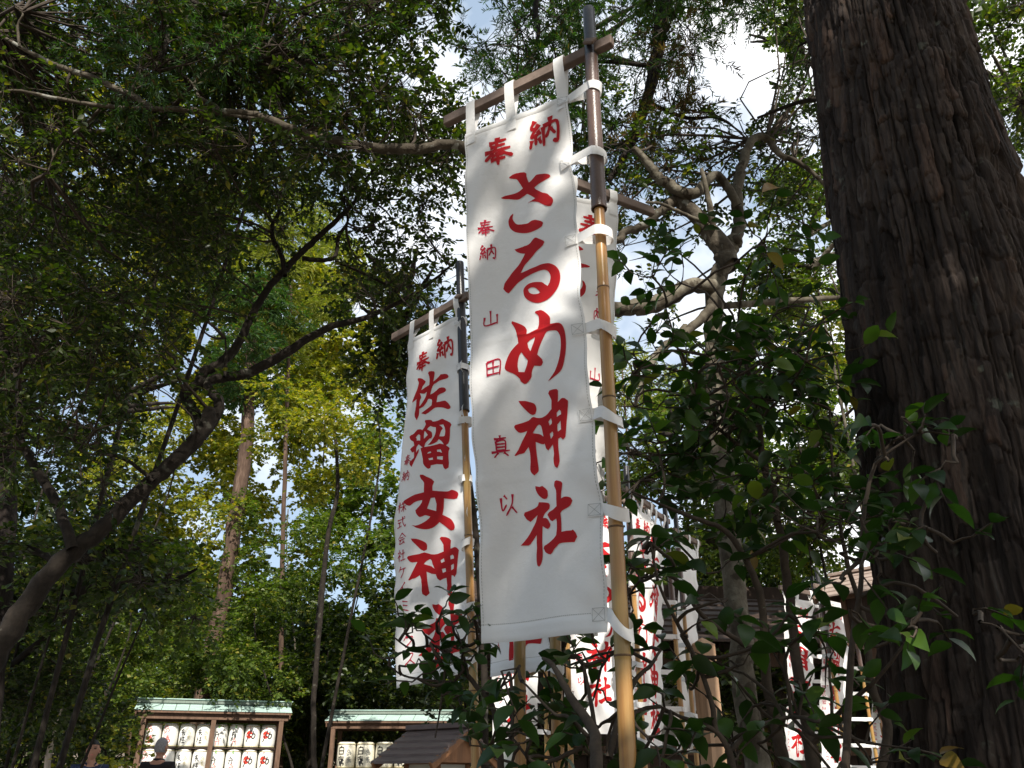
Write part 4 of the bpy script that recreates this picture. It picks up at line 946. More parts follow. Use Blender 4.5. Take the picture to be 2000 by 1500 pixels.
# ------------------------------------------------------------------ vegetation toolkit
LEAF_FAR = (np.array([(0, 0, 0), (.42, .5, .10), (0, 1, -.06), (-.42, .5, .10)]), np.array([(0, 1, 2), (0, 2, 3)]))
LEAF_NEAR = (np.array([(0, 0, 0), (.20, .22, .04), (.25, .5, .05), (.13, .8, .01), (0, 1, -.10), (-.13, .8, .01), (-.25, .5, .05), (-.20, .22, .04), (0, .4, .0)]),
             np.array([(0, 1, 8, 7), (1, 2, 3, 8), (8, 3, 4, 5), (7, 8, 5, 6)]))
NEEDLE = (np.array([(0, 0, 0), (.09, .45, .05), (0, 1, -.08), (-.09, .45, .05)]), np.array([(0, 1, 2), (0, 2, 3)]))
def _big():
    rows = [(0, 0, 0), (.15, .17, .015), (.36, .262, .03), (.6, .235, .005), (.82, .125, -.055), (1.0, 0, -.15)]; V = []; F_ = []
    ix = []
    for y, w, z in rows:
        if w == 0: ix.append([len(V)]); V.append((0, y, z))
        else: ix.append([len(V), len(V)+1, len(V)+2]); V += [(-w, y, z+.25*w), (0, y, z), (w, y, z+.25*w)]
    for a, b in zip(ix, ix[1:]):
        if len(a) == 1: F_ += [(a[0], b[1], b[0]), (a[0], b[2], b[1])]
        elif len(b) == 1: F_ += [(a[0], a[1], b[0]), (a[1], a[2], b[0])]
        else: F_ += [(a[0], a[1], b[1]), (a[0], b[1], b[0]), (a[1], a[2], b[2]), (a[1], b[2], b[1])]
    return np.array(V), np.array(F_)
LEAF_BIG = _big()
FROND = (np.array([(-.03, 0, 0), (.03, 0, 0), (.16, .10, -.02), (.035, .22, .02), (.17, .34, -.02), (.035, .45, .02), (.13, .60, -.03), (.02, .7, 0), (0, 1, -.1), (-.02, .7, 0), (-.13, .60, -.03), (-.035, .45, .02), (-.17, .34, -.02), (-.035, .22, .02), (-.16, .10, -.02)]),
         None)
def unit(a): return a/(np.linalg.norm(a, axis=-1, keepdims=True)+1e-9)
class Leaves:
    def __init__(s): s.O = []; s.D = []; s.N = []; s.S = []
    def add(s, O, D, N, S_): s.O.append(O); s.D.append(D); s.N.append(N); s.S.append(S_)
    def get(s):
        O = np.vstack(s.O); D = unit(np.vstack(s.D)); N = np.vstack(s.N); S_ = np.concatenate(s.S)
        N = unit(N-(N*D).sum(1, keepdims=True)*D); X = np.cross(D, N); return O, D, N, X, S_
def leaf_mesh(name, arr, tmpl, mat, smooth=False):
    O, D, N, X, S_ = arr; T, Fq = tmpl; n = len(O)
    V = O[:, None]+S_[:, None, None]*(T[None, :, 0, None]*X[:, None]+T[None, :, 1, None]*D[:, None]+T[None, :, 2, None]*N[:, None])
    Fx = (Fq[None]+(np.arange(n)*len(T))[:, None, None]).reshape(-1, Fq.shape[1])
    return mesh_np(name, V.reshape(-1, 3), [Fx], mat, smooth)
GAPS = [(880, 130, 40), (930, 25, 50), (905, 180, 20), (480, 430, 42), (655, 440, 36), (640, 505, 30), (705, 605, 40), (620, 470, 22), (400, 650, 48), (320, 765, 46), (375, 700, 42), (425, 1085, 30), (445, 1120, 18), (700, 1185, 44), (660, 1160, 24), (560, 945, 34), (575, 1000, 30), (650, 900, 20),
        (720, 770, 20), (1450, 80, 62), (1400, 170, 58), (1480, 190, 58), (1500, 130, 60), (1380, 110, 40), (1250, 400, 40), (1255, 500, 52), (1230, 640, 55), (1215, 560, 36), (1310, 560, 26), (1345, 500, 22), (1340, 640, 30), (1400, 380, 30), (1370, 330, 24), (1470, 400, 22), (1330, 450, 26), (1660, 800, 32), (1675, 850, 24), (1580, 150, 24), (1620, 690, 16), (30, 360, 14), (110, 380, 16), (285, 280, 14), (830, 40, 24), (1040, 60, 16), (1300, 200, 16), (1330, 260, 20), (760, 420, 14), (840, 480, 12), (1975, 250, 16), (1985, 60, 14)]
GA = np.array(GAPS, float); GA[GA[:, 0] < 800, 2] *= .62; GA[(GA[:, 0] > 1180) & (GA[:, 1] > 250), 2] *= .72; GA[(GA[:, 0] > 1360) & (GA[:, 1] < 250), 2] *= .8
def ingap(P, soft=1.0):
    px, py, d = projn(P); dd = np.hypot(px[:, None]-GA[None, :, 0], py[:, None]-GA[None, :, 1])/(GA[None, :, 2]*soft)
    return (dd.min(1) < rng.uniform(.75, 1.15, len(P)))
SUNWIN = [(17.4, -8.6, -2.8, .2, 3.4, 1.0), (19.2, -3.9, .2, .2, 3.2, .4), (6.3, .6, 2.1, 1.4, 3.9, 1.0), (7.5, 1.2, 2.4, 1.3, 3.9, 1.0), (8.8, 2.4, 4.6, 1.2, 3.5, .95), (6.8, -.3, .9, 1.4, 2.3, .5), (16, -7.5, -1.5, 3, 9, .35), (3.0, .2, .7, 2.0, 3.8, .9), (2.35, -.3, .4, 2.3, 3.9, 1.0)]
def sunblock(c):
    """True when a leaf clump would stand in one of the openings the sun comes through"""
    c = np.array(c)
    for Y, x0, x1, z0, z1, p in SUNWIN:
        if c[1] > Y-.35: continue
        h = c-(c[1]-Y)/sdir[1]*np.array(sdir)
        if x0 < h[0] < x1 and z0 < h[2] < z1 and random.random() < p: return True
    return False
def twigpath(a, b, sag=.1, n=4):
    a, b = np.array(a), np.array(b); L_ = np.linalg.norm(b-a); t = np.linspace(0, 1, n)[:, None]
    off = rng.normal(size=3)*L_*sag; j = rng.normal(size=(n, 3))*L_*.012; j[0] = j[-1] = 0
    return a+(b-a)*t+np.sin(t*np.pi)*off+j
def spray(lv, tw, c, d, Ls, nl, ls, droop=.25, spread=.9, kind='leaf'):
    """one leafy shoot starting at c heading d"""
    d = unit(np.asarray(d, float)); t = np.linspace(.12, 1, nl); 
    tip = c+d*Ls+np.array([0, 0, -droop*Ls]); mid = c+d*Ls*.5+rng.normal(size=3)*Ls*.05
    P = (1-t)[:, None]**2*c+2*((1-t)*t)[:, None]*mid+(t**2)[:, None]*tip
    if tw is not None: tw.add([c, mid*.5+(c+tip)*.25, tip], [ls*.045, ls*.035, ls*.015], 3)
    side = unit(np.cross(d, [0, 0, 1])+1e-3); up = np.cross(side, d)
    sg = np.where(np.arange(nl) % 2 == 0, 1., -1.)
    D = d*rng.uniform(.3, .8, (nl, 1))+side*sg[:, None]*spread*rng.uniform(.6, 1.1, (nl, 1))+up*rng.normal(0, .35, (nl, 1))+np.array([0, 0, -.25])
    N = np.array([0, 0, 1.])+rng.normal(0, .45, (nl, 3))
    lv.add(P, D, N, ls*rng.uniform(.7, 1.15, nl))

TREES = []
def build_tree(name, label, cat, limbs, clumps, leaf='far', mat='leaf_mid', bark='bark_dark', ls=.07, nl=10, nspray=14, Ls=.3, group=None, parts=0, droop=.25, base=None, gaps=True, gsoft=1.0, limb_k=8, twigs=True, kind='leaf'):
    """limbs: list of (points, radii); clumps: list of (centre, radius)"""
    b = base if base is not None else limbs[0][0][0]
    t = thing(name, label, cat, (0, 0, 0), group=group)
    first = True; allpts = []
    for P, rr in limbs:
        tb = Tubes(); Q = catmull([tuple(p) for p in P], 6); r = np.interp(np.linspace(0, 1, len(Q)), np.linspace(0, 1, len(rr)), rr)
        Q = Q+rng.normal(0, .10, Q.shape)*r[:, None]
        tb.add(Q, r, limb_k+4 if first else limb_k, .04); link('trunk' if first else 'branch', tb.mesh('limb', M[bark]), t); first = False
        allpts.append(Q)
    AP = np.vstack(allpts) if allpts else None
    lv = Leaves(); tw = Tubes(); n_tw = 0
    for c, rad in clumps:
        c = np.array(c, float)
        if mat != 'leaf_camellia' and sunblock(c): continue
        if gaps and ingap(c[None], .9)[0]: continue
        if AP is not None and twigs:
            j = np.argmin(np.linalg.norm(AP-c, axis=1)); root = AP[j]
            tw.add(twigpath(root, c, .12, 6), np.linspace(max(.006, rad*.035), .004, 6), 5); n_tw += 1
        S_ = rng.normal(size=(nspray, 3)); S_ = unit(S_)*rng.uniform(.25, 1, (nspray, 1))**.6*rad; S_[:, 2] *= .75
        P0 = c+S_
        if gaps:
            bad = ingap(P0, gsoft)
        else: bad = np.zeros(len(P0), bool)
        for p, s_, bd in zip(P0, S_, bad):
            if bd: continue
            dr = unit(s_)+rng.normal(0, .5, 3)+np.array([0, 0, .1])
            if twigs:
                tw.add(twigpath(c, p, .12, 3), [.004*max(1, ls/.07), .003, .002], 3); n_tw += 1
            spray(lv, tw if twigs else None, p, dr, Ls*rng.uniform(.6, 1.2), nl, ls, droop)
    if lv.O:
        arr = lv.get(); tm = {'far': LEAF_FAR, 'near': LEAF_NEAR, 'needle': NEEDLE, 'big': LEAF_BIG}[leaf]
        if gaps:
            px, py, d = projn(arr[0]); dd = (np.hypot(px[:, None]-GA[None, :, 0], py[:, None]-GA[None, :, 1])/(GA[None, :, 2])).min(1)
            keep = ~((dd < .8) & (rng.uniform(size=len(px)) < .8)); arr = tuple(a[keep] for a in arr)
        if parts and len(arr[0]):
            px, py, d = projn(arr[0]); vis = (px > 0) & (px < 2000) & (py > 0) & (py < 1500) & (d > .3); size = np.where(vis, arr[4]/np.maximum(d, .3), 0)
            idx = np.argsort(-size)[:parts]; 
            T, Fq = tm; m1 = mesh_np('leaf', T, [Fq], M[mat], True)
            for i in idx:
                o = link('leaf', m1, t); O, D, N, X, Sx = [a[i] for a in arr]
                mw = Matrix(((X[0]*Sx, D[0]*Sx, N[0]*Sx, O[0]), (X[1]*Sx, D[1]*Sx, N[1]*Sx, O[1]), (X[2]*Sx, D[2]*Sx, N[2]*Sx, O[2]), (0, 0, 0, 1)))
                o.matrix_world = mw
            keep = np.ones(len(px), bool); keep[idx] = False; arr = tuple(a[keep] for a in arr)
        if len(arr[0]): link('foliage', leaf_mesh('foliage', arr, tm, M[mat], leaf == 'big'), t, 'stuff')
    if n_tw and tw.V: link('twigs', tw.mesh('twigs', M['twig']), t, 'stuff')
    return t
def L2(pts, d, dend=None, w=None):
    """limb from pixel centre-line at depth(s), widths in px -> points, radii"""
    n = len(pts); ds = np.linspace(d, dend if dend else d, n); P = [at(x, y, dd) for (x, y), dd in zip(pts, ds)]
    ww = np.interp(np.linspace(0, 1, n), np.linspace(0, 1, len(w)), w); rr = []
    for p, k in zip(P, ww):
        dep = p.y*CS+(p.z-CZ)*SN; rr.append(k*dep/F/2)
    return P, rr
def clumps_in(region, n, d0, d1, r, avoid=1.0):
    """clump centres scattered in a polygon of the view between two distances"""
    out = []; xs = [p[0] for p in region]; ys = [p[1] for p in region]; k = 0
    while len(out) < n and k < n*60:
        k += 1; x, y = random.uniform(min(xs), max(xs)), random.uniform(min(ys), max(ys)); ins = False; j = len(region)-1
        for i in range(len(region)):
            xi, yi = region[i]; xj, yj = region[j]
            if (yi > y) != (yj > y) and x < (xj-xi)*(y-yi)/(yj-yi)+xi: ins = not ins
            j = i
        if not ins: continue
        p = at(x, y, random.uniform(d0, d1)); out.append((tuple(p), r*random.uniform(.7, 1.3)))
    return out

# ------------------------------------------------------------------ the big cedar trunk at right: real bark relief
def vnoise(x, y, seed):
    r = np.random.default_rng(seed).random((64, 64)); xi = np.floor(x).astype(int); yi = np.floor(y).astype(int)
    fx = x-xi; fy = y-yi; fx = fx*fx*(3-2*fx); fy = fy*fy*(3-2*fy)
    gt = lambda a, b: r[a % 64, b % 64]
    return (gt(xi, yi)*(1-fx)+gt(xi+1, yi)*fx)*(1-fy)+(gt(xi, yi+1)*(1-fx)+gt(xi+1, yi+1)*fx)*fy
def cedar_trunk():
    t = thing('cedar_tree', 'huge dark cedar trunk with furrowed bark filling the right side', 'tree', (1.89, 3.2, 0))
    face = math.atan2(-3.2, -1.95)
    th = np.concatenate([np.linspace(face-1.9, face+1.9, 430), np.linspace(face+1.9, face-1.9+2*np.pi, 60)[1:-1]])
    z = np.concatenate([np.linspace(-.1, 1.1, 20)[:-1], np.linspace(1.1, 5.4, 560), np.linspace(5.4, 11, 60)[1:]])
    T_, Z_ = np.meshgrid(th, z)
    rad = .485-.033*(Z_-1.3)+.22*np.exp(-np.clip(Z_, 0, 9)/.5)
    a = (T_ % (2*np.pi))/(2*np.pi)
    wv = vnoise(a*6, Z_*.4, 1)*1.9+vnoise(a*16, Z_*1.2, 2)*.45+vnoise(a*90, Z_*14, 4)*.3
    rel = np.zeros_like(T_)
    def contour(fa, fz, sd, w, lev=.5, warp=.5):
        x = a*fa+warp*vnoise(a*fa*2.3, Z_*fz*2, sd+40); y = Z_*fz+warp*.6*vnoise(a*fa*1.7, Z_*fz*1.7, sd+41)
        n_ = .7*vnoise(x, y, sd)+.3*vnoise(x*2.1, y*2.1, sd+1)
        return np.exp(-((n_-lev)/w)**2)
    tone = np.zeros_like(T_)
    for Ns, dep, ln, sd in ((38, .020, .38, 5), (83, .010, .19, 8)):
        q = a*Ns+wv*(Ns/44)*.7; k = np.floor(q).astype(int); f = q-k
        wid = .03+.11*vnoise(k*.37, Z_*2.3, sd+9)**2
        rr = np.random.default_rng(sd).random(4096)
        pres = np.clip(vnoise(k*.61, Z_*1.5+k*.3, sd+12)*2.2-.35, 0, 1)          # a furrow comes and goes along its length
        fur = np.exp(-(np.minimum(f, 1-f)/wid)**2)*pres
        zq = Z_/ln+rr[(k*7) % 4096]*9+.25*vnoise(a*60, Z_*6, sd+3); kz = np.floor(zq).astype(int); fz = zq-kz
        plate = rr[(k*131+kz*17) % 4096]; crack = np.exp(-(np.minimum(fz, 1-fz)/.03)**2)
        lift = (1-fz)**3*(plate > .55)                                                # plate ends curl off the trunk
        rel += dep*(.7*plate+.45*lift-1.1*fur-.4*crack*(plate > .3)); tone += plate*(.6 if Ns < 50 else .4)
    rel -= .021*contour(30, 1.5, 61, .045)+.010*contour(75, 4.2, 71, .05)
    rel += .006*(vnoise(a*260, Z_*14, 21)-.5)+.004*(vnoise(a*600, Z_*60, 22)-.5)+.03*(vnoise(a*6, Z_*.5, 23)-.5)
    r = rad+rel
    cx = .044*(Z_-1.3)+.02*np.sin(Z_*.8)-.04
    V = np.stack([cx+r*np.cos(T_), r*np.sin(T_)-.0*Z_, Z_], -1).reshape(-1, 3)
    m, n = len(z), len(th); i = np.arange(m-1)[:, None]*n; j = np.arange(n)[None]; j2 = (j+1) % n
    q = np.stack([i+j, i+j2, i+n+j2, i+n+j], -1).reshape(-1, 4)
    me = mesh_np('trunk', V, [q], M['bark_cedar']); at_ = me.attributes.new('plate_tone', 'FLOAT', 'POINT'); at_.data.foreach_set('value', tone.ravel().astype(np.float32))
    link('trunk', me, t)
    # loose strips of bark lifting along both edges
    for k in range(34):
        a0 = face+random.choice((-1, 1))*random.uniform(1.0, 1.62) if k < 26 else face+random.uniform(-1.3, 1.3); zz = random.uniform(1.4, 5.3); h = random.uniform(.12, .4); w = random.uniform(.008, .022)
        bm = bmesh.new(); rows = []
        for s_ in np.linspace(0, 1, 7):
            zc_ = zz+h*s_; rb = .485-.033*(zc_-1.3)+.014+.03*(1-s_)**2*random.uniform(.6, 1.1); cxx = .044*(zc_-1.3)+.02*math.sin(zc_*.8)-.04
            rows.append([bm.verts.new((cxx+rb*math.cos(a0+q_), rb*math.sin(a0+q_), zc_)) for q_ in (-w, 0, w)])
        for x_, y_ in zip(rows, rows[1:]):
            for k_ in range(2): bm.faces.new((x_[k_], x_[k_+1], y_[k_+1], y_[k_]))
        bmobj('bark_strip', bm, M['bark_cedar'], t, True)
    return t
cedar_trunk()

# ------------------------------------------------------------------ near trees with limbs drawn against the canopy
G_NEAR = 'overhanging evergreen trees'
# left tree, leaning, forked
limbs = [L2([(-90, 1400), (0, 1262), (60, 1172), (130, 1087), (200, 1032), (270, 962), (340, 902), (398, 842), (410, 805)], 5.5, 5.9, [62, 50, 42, 36, 33, 30, 29, 30, 26]),
         L2([(388, 852), (388, 822), (376, 798), (362, 772), (388, 748), (398, 728), (440, 702), (472, 660), (500, 600), (535, 550), (570, 512), (600, 482), (650, 437), (692, 395), (722, 340), (765, 300)], 5.9, 6.3, [22, 21, 20, 18, 19, 20, 19, 17, 15, 14, 13, 12, 10, 8, 6, 4]),
         L2([(392, 852), (416, 822), (428, 788), (412, 765), (404, 748), (432, 738), (480, 730), (540, 700), (600, 662), (650, 637), (700, 625), (760, 600), (830, 560), (880, 520)], 5.9, 6.4, [22, 22, 20, 18, 18, 20, 20, 19, 16, 14, 12, 9, 7, 4]),
         L2([(556, 538), (550, 500), (535, 470), (532, 440), (546, 412), (536, 380), (505, 345), (470, 330)], 6.1, 6.3, [10, 10, 9, 8, 8, 7, 5, 3]),
         L2([(590, 505), (630, 508), (655, 500), (662, 460), (680, 430), (672, 390), (690, 350)], 6.2, 6.4, [10, 9, 8, 7, 6, 5, 3]),
         L2([(655, 510), (700, 530), (760, 560), (800, 600)], 6.2, 6.3, [8, 6, 5, 3]),
         L2([(142, 1072), (112, 985), (62, 902), (40, 850), (35, 750), (15, 690), (-20, 600)], 5.6, 5.9, [22, 20, 16, 13, 11, 9, 7]),
         L2([(438, 735), (442, 700), (440, 660)], 5.9, 5.9, [8, 6, 3]), L2([(300, 940), (250, 900), (190, 880), (120, 850)], 5.7, 5.6, [9, 7, 5, 3])]
cl = clumps_in([(250, 330), (880, 300), (890, 560), (720, 620), (690, 430), (600, 370), (470, 380), (440, 640), (260, 620)], 46, 5.6, 7.2, .34)+clumps_in([(-80, 560), (300, 560), (340, 760), (200, 960), (-80, 900)], 42, 5.0, 6.6, .36)
build_tree('evergreen_tree', 'dark forked tree leaning in from the left edge with two long sinuous limbs', 'tree', limbs, cl, 'near', 'leaf_shade_tone', 'bark_dark', .062, 11, 15, .26, None, 300)
# upper limb reaching left across the top
limbs = [L2([(1425, 520), (1400, 470), (1330, 395), (1290, 412), (1258, 440), (1222, 452), (1206, 470), (1150, 470), (1080, 420), (1000, 345), (900, 285), (820, 291), (760, 291), (700, 284), (600, 262), (530, 236), (480, 222), (400, 218), (330, 213), (260, 212), (180, 204), (100, 190), (15, 178), (-60, 215)], 5.0, 4.6, [44, 40, 28, 18, 17, 16, 15, 16, 18, 19, 20, 21, 20, 19, 17, 16, 15, 13, 11, 9, 8, 7, 6, 4]),
         L2([(305, 216), (262, 190), (190, 155), (130, 135), (90, 118), (40, 92), (-10, 62)], 4.7, 4.6, [14, 13, 12, 11, 9, 7, 6]),
         L2([(258, 188), (262, 165), (275, 150), (262, 128)], 4.7, 4.6, [7, 6, 4, 3]), L2([(38, 92), (35, 50), (45, 28), (30, 14)], 4.6, 4.5, [6, 5, 4, 3]),
         L2([(378, 165), (390, 190), (420, 205), (440, 222), (500, 232)], 4.8, 4.7, [5, 7, 7, 7, 6]), L2([(378, 165), (400, 140), (440, 122), (500, 118)], 4.8, 4.8, [6, 5, 4, 3]), L2([(378, 165), (350, 140), (320, 118)], 4.8, 4.7, [5, 4, 3]),
         L2([(195, 214), (170, 240), (130, 270), (108, 300), (92, 340)], 4.7, 4.9, [7, 6, 5, 4, 3])]
cl = clumps_in([(-60, -60), (880, -60), (840, 250), (700, 300), (500, 320), (200, 330), (-60, 330)], 120, 4.6, 6.6, .34)+clumps_in([(-60, 250), (900, 250), (880, 340), (300, 560), (-60, 520)], 60, 6.2, 8.0, .42)+clumps_in([(700, -60), (900, -60), (905, 330), (760, 330)], 26, 4.9, 6.6, .32)
build_tree('evergreen_tree', 'evergreen whose pale crooked limb crosses the top left of the picture', 'tree', limbs, cl, 'near', 'leaf_shade_tone', 'bark_grey', .064, 11, 16, .26, None, 300)
# mottled trunk right of centre
limbs = [L2([(1500, 1640), (1478, 1500), (1455, 1350), (1443, 1200), (1425, 1050), (1412, 950), (1400, 800), (1395, 650), (1398, 560), (1420, 500), (1432, 470)], 5.0, 5.05, [58, 52, 46, 44, 45, 44, 40, 36, 36, 36, 34]),
         L2([(1436, 480), (1444, 430), (1438, 380), (1447, 330), (1470, 272), (1500, 272), (1522, 300), (1560, 318), (1600, 350), (1640, 400)], 5.05, 5.3, [26, 24, 24, 20, 16, 14, 13, 10, 8, 6]),
         L2([(1440, 400), (1410, 350), (1390, 345), (1350, 380), (1290, 350), (1268, 322), (1240, 290)], 5.0, 4.8, [18, 17, 17, 22, 22, 18, 12]),
         L2([(1395, 560), (1340, 560), (1290, 592), (1240, 600), (1190, 604)], 5.0, 4.7, [30, 30, 34, 32, 28]),
         L2([(1340, 640), (1320, 660), (1285, 690), (1262, 730), (1240, 790)], 5.0, 4.7, [18, 18, 16, 13, 9]),
         L2([(1392, 600), (1350, 640), (1330, 660)], 5.0, 4.9, [20, 18, 16]),
         L2([(1392, 440), (1386, 400), (1370, 330)], 4.9, 4.8, [14, 12, 8]), L2([(1385, 440), (1340, 420), (1290, 398), (1262, 395)], 4.9, 4.7, [9, 8, 6, 4]),
         L2([(1400, 600), (1500, 590), (1580, 585), (1660, 580)], 5.1, 5.6, [14, 14, 12, 10])]
cl = clumps_in([(1180, 280), (1600, 240), (1640, 560), (1500, 620), (1220, 680), (1190, 560)], 66, 4.6, 6.4, .30)+clumps_in([(1380, -40), (1600, -40), (1600, 300), (1480, 330), (1340, 300)], 34, 4.8, 6.2, .30)
build_tree('evergreen_tree', 'tree with pale mottled trunk behind the camellia, right of the banners', 'tree', limbs, cl, 'near', 'leaf_shade_tone', 'bark_mottled', .058, 10, 11, .24, None, 300)
# conifer boughs hanging over the top
limbs = [L2([(1310, -160), (1295, 0), (1285, 100), (1262, 200), (1228, 290), (1190, 352)], 6.0, 5.7, [30, 26, 24, 22, 18, 12]),
         L2([(1050, -60), (1046, 20), (1052, 60), (1040, 110), (1000, 160)], 6.0, 5.9, [12, 10, 9, 7, 4]), L2([(1278, 130), (1180, 120), (1090, 130), (1010, 150)], 5.9, 5.7, [10, 8, 6, 3]),
         L2([(1265, 200), (1340, 230), (1400, 230), (1450, 260)], 5.8, 5.7, [9, 7, 5, 3]), L2([(1240, 270), (1160, 300), (1100, 330)], 5.8, 5.6, [8, 6, 4])]
cl = clumps_in([(820, -60), (1600, -60), (1440, 150), (1300, 330), (1200, 420), (1120, 330), (960, 200)], 92, 5.2, 7.0, .32)
def bough_foliage(name, label, limbs, cl, mat, bark, ns, ls, parts=0, brown=None, dens=26):
    b = limbs[0][0][0]; t = thing(name, label, 'tree'); first = True; AP = []
    for P, rr in limbs:
        tb = Tubes(); Q = catmull([tuple(p) for p in P], 6); r = np.interp(np.linspace(0, 1, len(Q)), np.linspace(0, 1, len(rr)), rr); tb.add(Q, r, 8, .05)
        link('trunk' if first else 'branch', tb.mesh('limb', M[bark]), t); first = False; AP.append(Q)
    AP = np.vstack(AP); lv = Leaves(); lb = Leaves(); tw = Tubes()
    for c, rad in cl:
        c = np.array(c)
        if sunblock(c) or ingap(c[None], .8)[0]: continue
        root = AP[np.argmin(np.linalg.norm(AP-c, axis=1))]; tw.add(twigpath(root, c, .1, 5), [.010, .008, .007, .005, .004], 4)
        isb = brown is not None and brown(*proj(c))
        for _ in range(ns):
            p = c+unit(rng.normal(size=3))*rad*rng.uniform(.2, 1)
            if ingap(p[None], .9)[0]: continue
            tw.add(twigpath(c, p, .1, 3), [.004, .003, .002], 3)
            d = unit(unit(p-c)+rng.normal(0, .4, 3)+np.array([0, 0, -.1])); Ls = rng.uniform(.12, .26); t_ = np.linspace(0, 1, dens)[:, None]
            ax = p+d*Ls*t_+np.array([0, 0, -.5*Ls])*t_**2
            side = rng.normal(size=(dens, 3)); side = unit(side-(side@d)[:, None]*d)
            D = d*.8+side*.8+np.array([0, 0, -.2]); (lb if isb else lv).add(ax, D, rng.normal(size=(dens, 3)), ls*rng.uniform(.6, 1.1, dens))
    link('foliage', leaf_mesh('foliage', lv.get(), NEEDLE, M[mat]), t, 'stuff')
    if lb.O: link('withered_foliage', leaf_mesh('withered_foliage', lb.get(), NEEDLE, M['needle_brown']), t, 'stuff')
    link('twigs', tw.mesh('twigs', M['twig']), t, 'stuff'); return t
bough_foliage('cedar_tree', 'cedar bough hanging over the banner top with drooping needle sprays and some brown ones', limbs, cl, 'needle_green', 'bark_dark', 15, .075, brown=lambda x, y: x > 1250 and y > 90 and random.random() < .55)
limbs = [L2([(300, -200), (320, -40), (330, 60), (300, 140)], 5.0, 4.6, [26, 20, 12, 5]), L2([(320, -20), (450, 30), (560, 20), (680, 50)], 4.8, 4.8, [12, 10, 8, 4])]
cl = clumps_in([(130, -80), (760, -80), (720, 60), (420, 130), (250, 200), (160, 120)], 24, 4.2, 5.0, .26)
bough_foliage('cedar_tree', 'dark cedar bough drooping from the very top of the picture, left of centre', limbs, cl, 'needle_green', 'bark_dark', 12, .07)
limbs = [L2([(1700, 100), (1640, 180), (1560, 200), (1480, 230)], 4.4, 4.8, [16, 12, 9, 5]), L2([(1680, 60), (1620, 60), (1560, 90)], 4.4, 4.7, [10, 8, 4])]
cl = clumps_in([(1500, 20), (1620, 0), (1660, 260), (1560, 300), (1490, 240)], 12, 4.4, 5.2, .22)
bough_foliage('cedar_tree', 'small cedar boughs touching the left edge of the huge trunk near the top', limbs, cl, 'needle_green', 'bark_dark', 12, .065)

# ------------------------------------------------------------------ camellia shrubs with big glossy leaves
def camellia(label, limbs, cl, ls=.075, nl=6, ns=6, Ls=.16, parts=300):
    return build_tree('camellia_shrub', label, 'shrub', limbs, cl, 'big', 'leaf_camellia', 'twig', ls, nl, ns, Ls, 'camellia shrubs', parts, .15, gsoft=.75, limb_k=8)
def B1(pts, d, dend, w): return L2(pts, d, dend, w)
limbs = [B1([(985, 1600), (978, 1480), (962, 1380), (935, 1345), (905, 1310), (880, 1280), (850, 1262), (800, 1265), (770, 1245)], 2.7, 2.8, [16, 13, 11, 10, 9, 8, 6, 4, 3]),
         B1([(905, 1310), (885, 1330), (850, 1330), (790, 1320), (760, 1300)], 2.7, 2.8, [7, 6, 5, 4, 3]), B1([(868, 1272), (858, 1230), (862, 1195)], 2.75, 2.8, [4, 3, 2]), B1([(915, 1320), (905, 1260), (925, 1210)], 2.7, 2.8, [5, 4, 3]),
         B1([(870, 1300), (862, 1370), (850, 1440)], 2.7, 2.7, [5, 4, 3])]
pts = [(865, 1190), (800, 1215), (790, 1235), (830, 1240), (880, 1215), (925, 1205), (935, 1235), (840, 1290), (880, 1265), (905, 1275), (780, 1300), (815, 1325), (870, 1345), (895, 1360), (760, 1285), (840, 1255), (920, 1290), (935, 1350)]
camellia('camellia twigs in front of the foot of the shaded banner', limbs, [(tuple(at(x, y, 2.75+random.uniform(-.12, .12))), .07) for x, y in pts], .068, 4, 2, .09)
limbs = [B1([(1170, 1640), (1165, 1500), (1160, 1430), (1120, 1370), (1080, 1300), (1060, 1285)], 2.0, 2.3, [30, 26, 22, 16, 10, 6]), B1([(1190, 1480), (1210, 1400), (1240, 1330), (1270, 1300), (1290, 1270)], 2.3, 2.5, [15, 12, 10, 8, 5]),
         B1([(1150, 1440), (1110, 1400), (1080, 1392), (1020, 1330)], 2.2, 2.3, [9, 7, 6, 4]), B1([(1140, 1460), (1050, 1490), (1000, 1440)], 2.3, 2.4, [9, 7, 4]), B1([(1165, 1440), (1150, 1350), (1140, 1300)], 2.3, 2.4, [10, 8, 5])]
pts = [(1040, 1275), (1015, 1300), (1060, 1295), (1095, 1285), (1070, 1330), (1110, 1300), (1150, 1300), (1185, 1290), (1000, 1360), (980, 1340), (1040, 1400), (1110, 1370), (1130, 1440), (1080, 1480), (1000, 1490), (1170, 1420), (1190, 1380), (1150, 1470), (1040, 1440), (960, 1450), (1120, 1500), (1185, 1465), (1165, 1345), (1010, 1420)]
camellia('camellia branches crossing the bamboo poles at the foot of the picture', limbs, [(tuple(at(x, y, 2.6+random.uniform(-.3, .3))), .09) for i_, (x, y) in enumerate(pts) if i_ % 4], .082, 4, 2, .11)
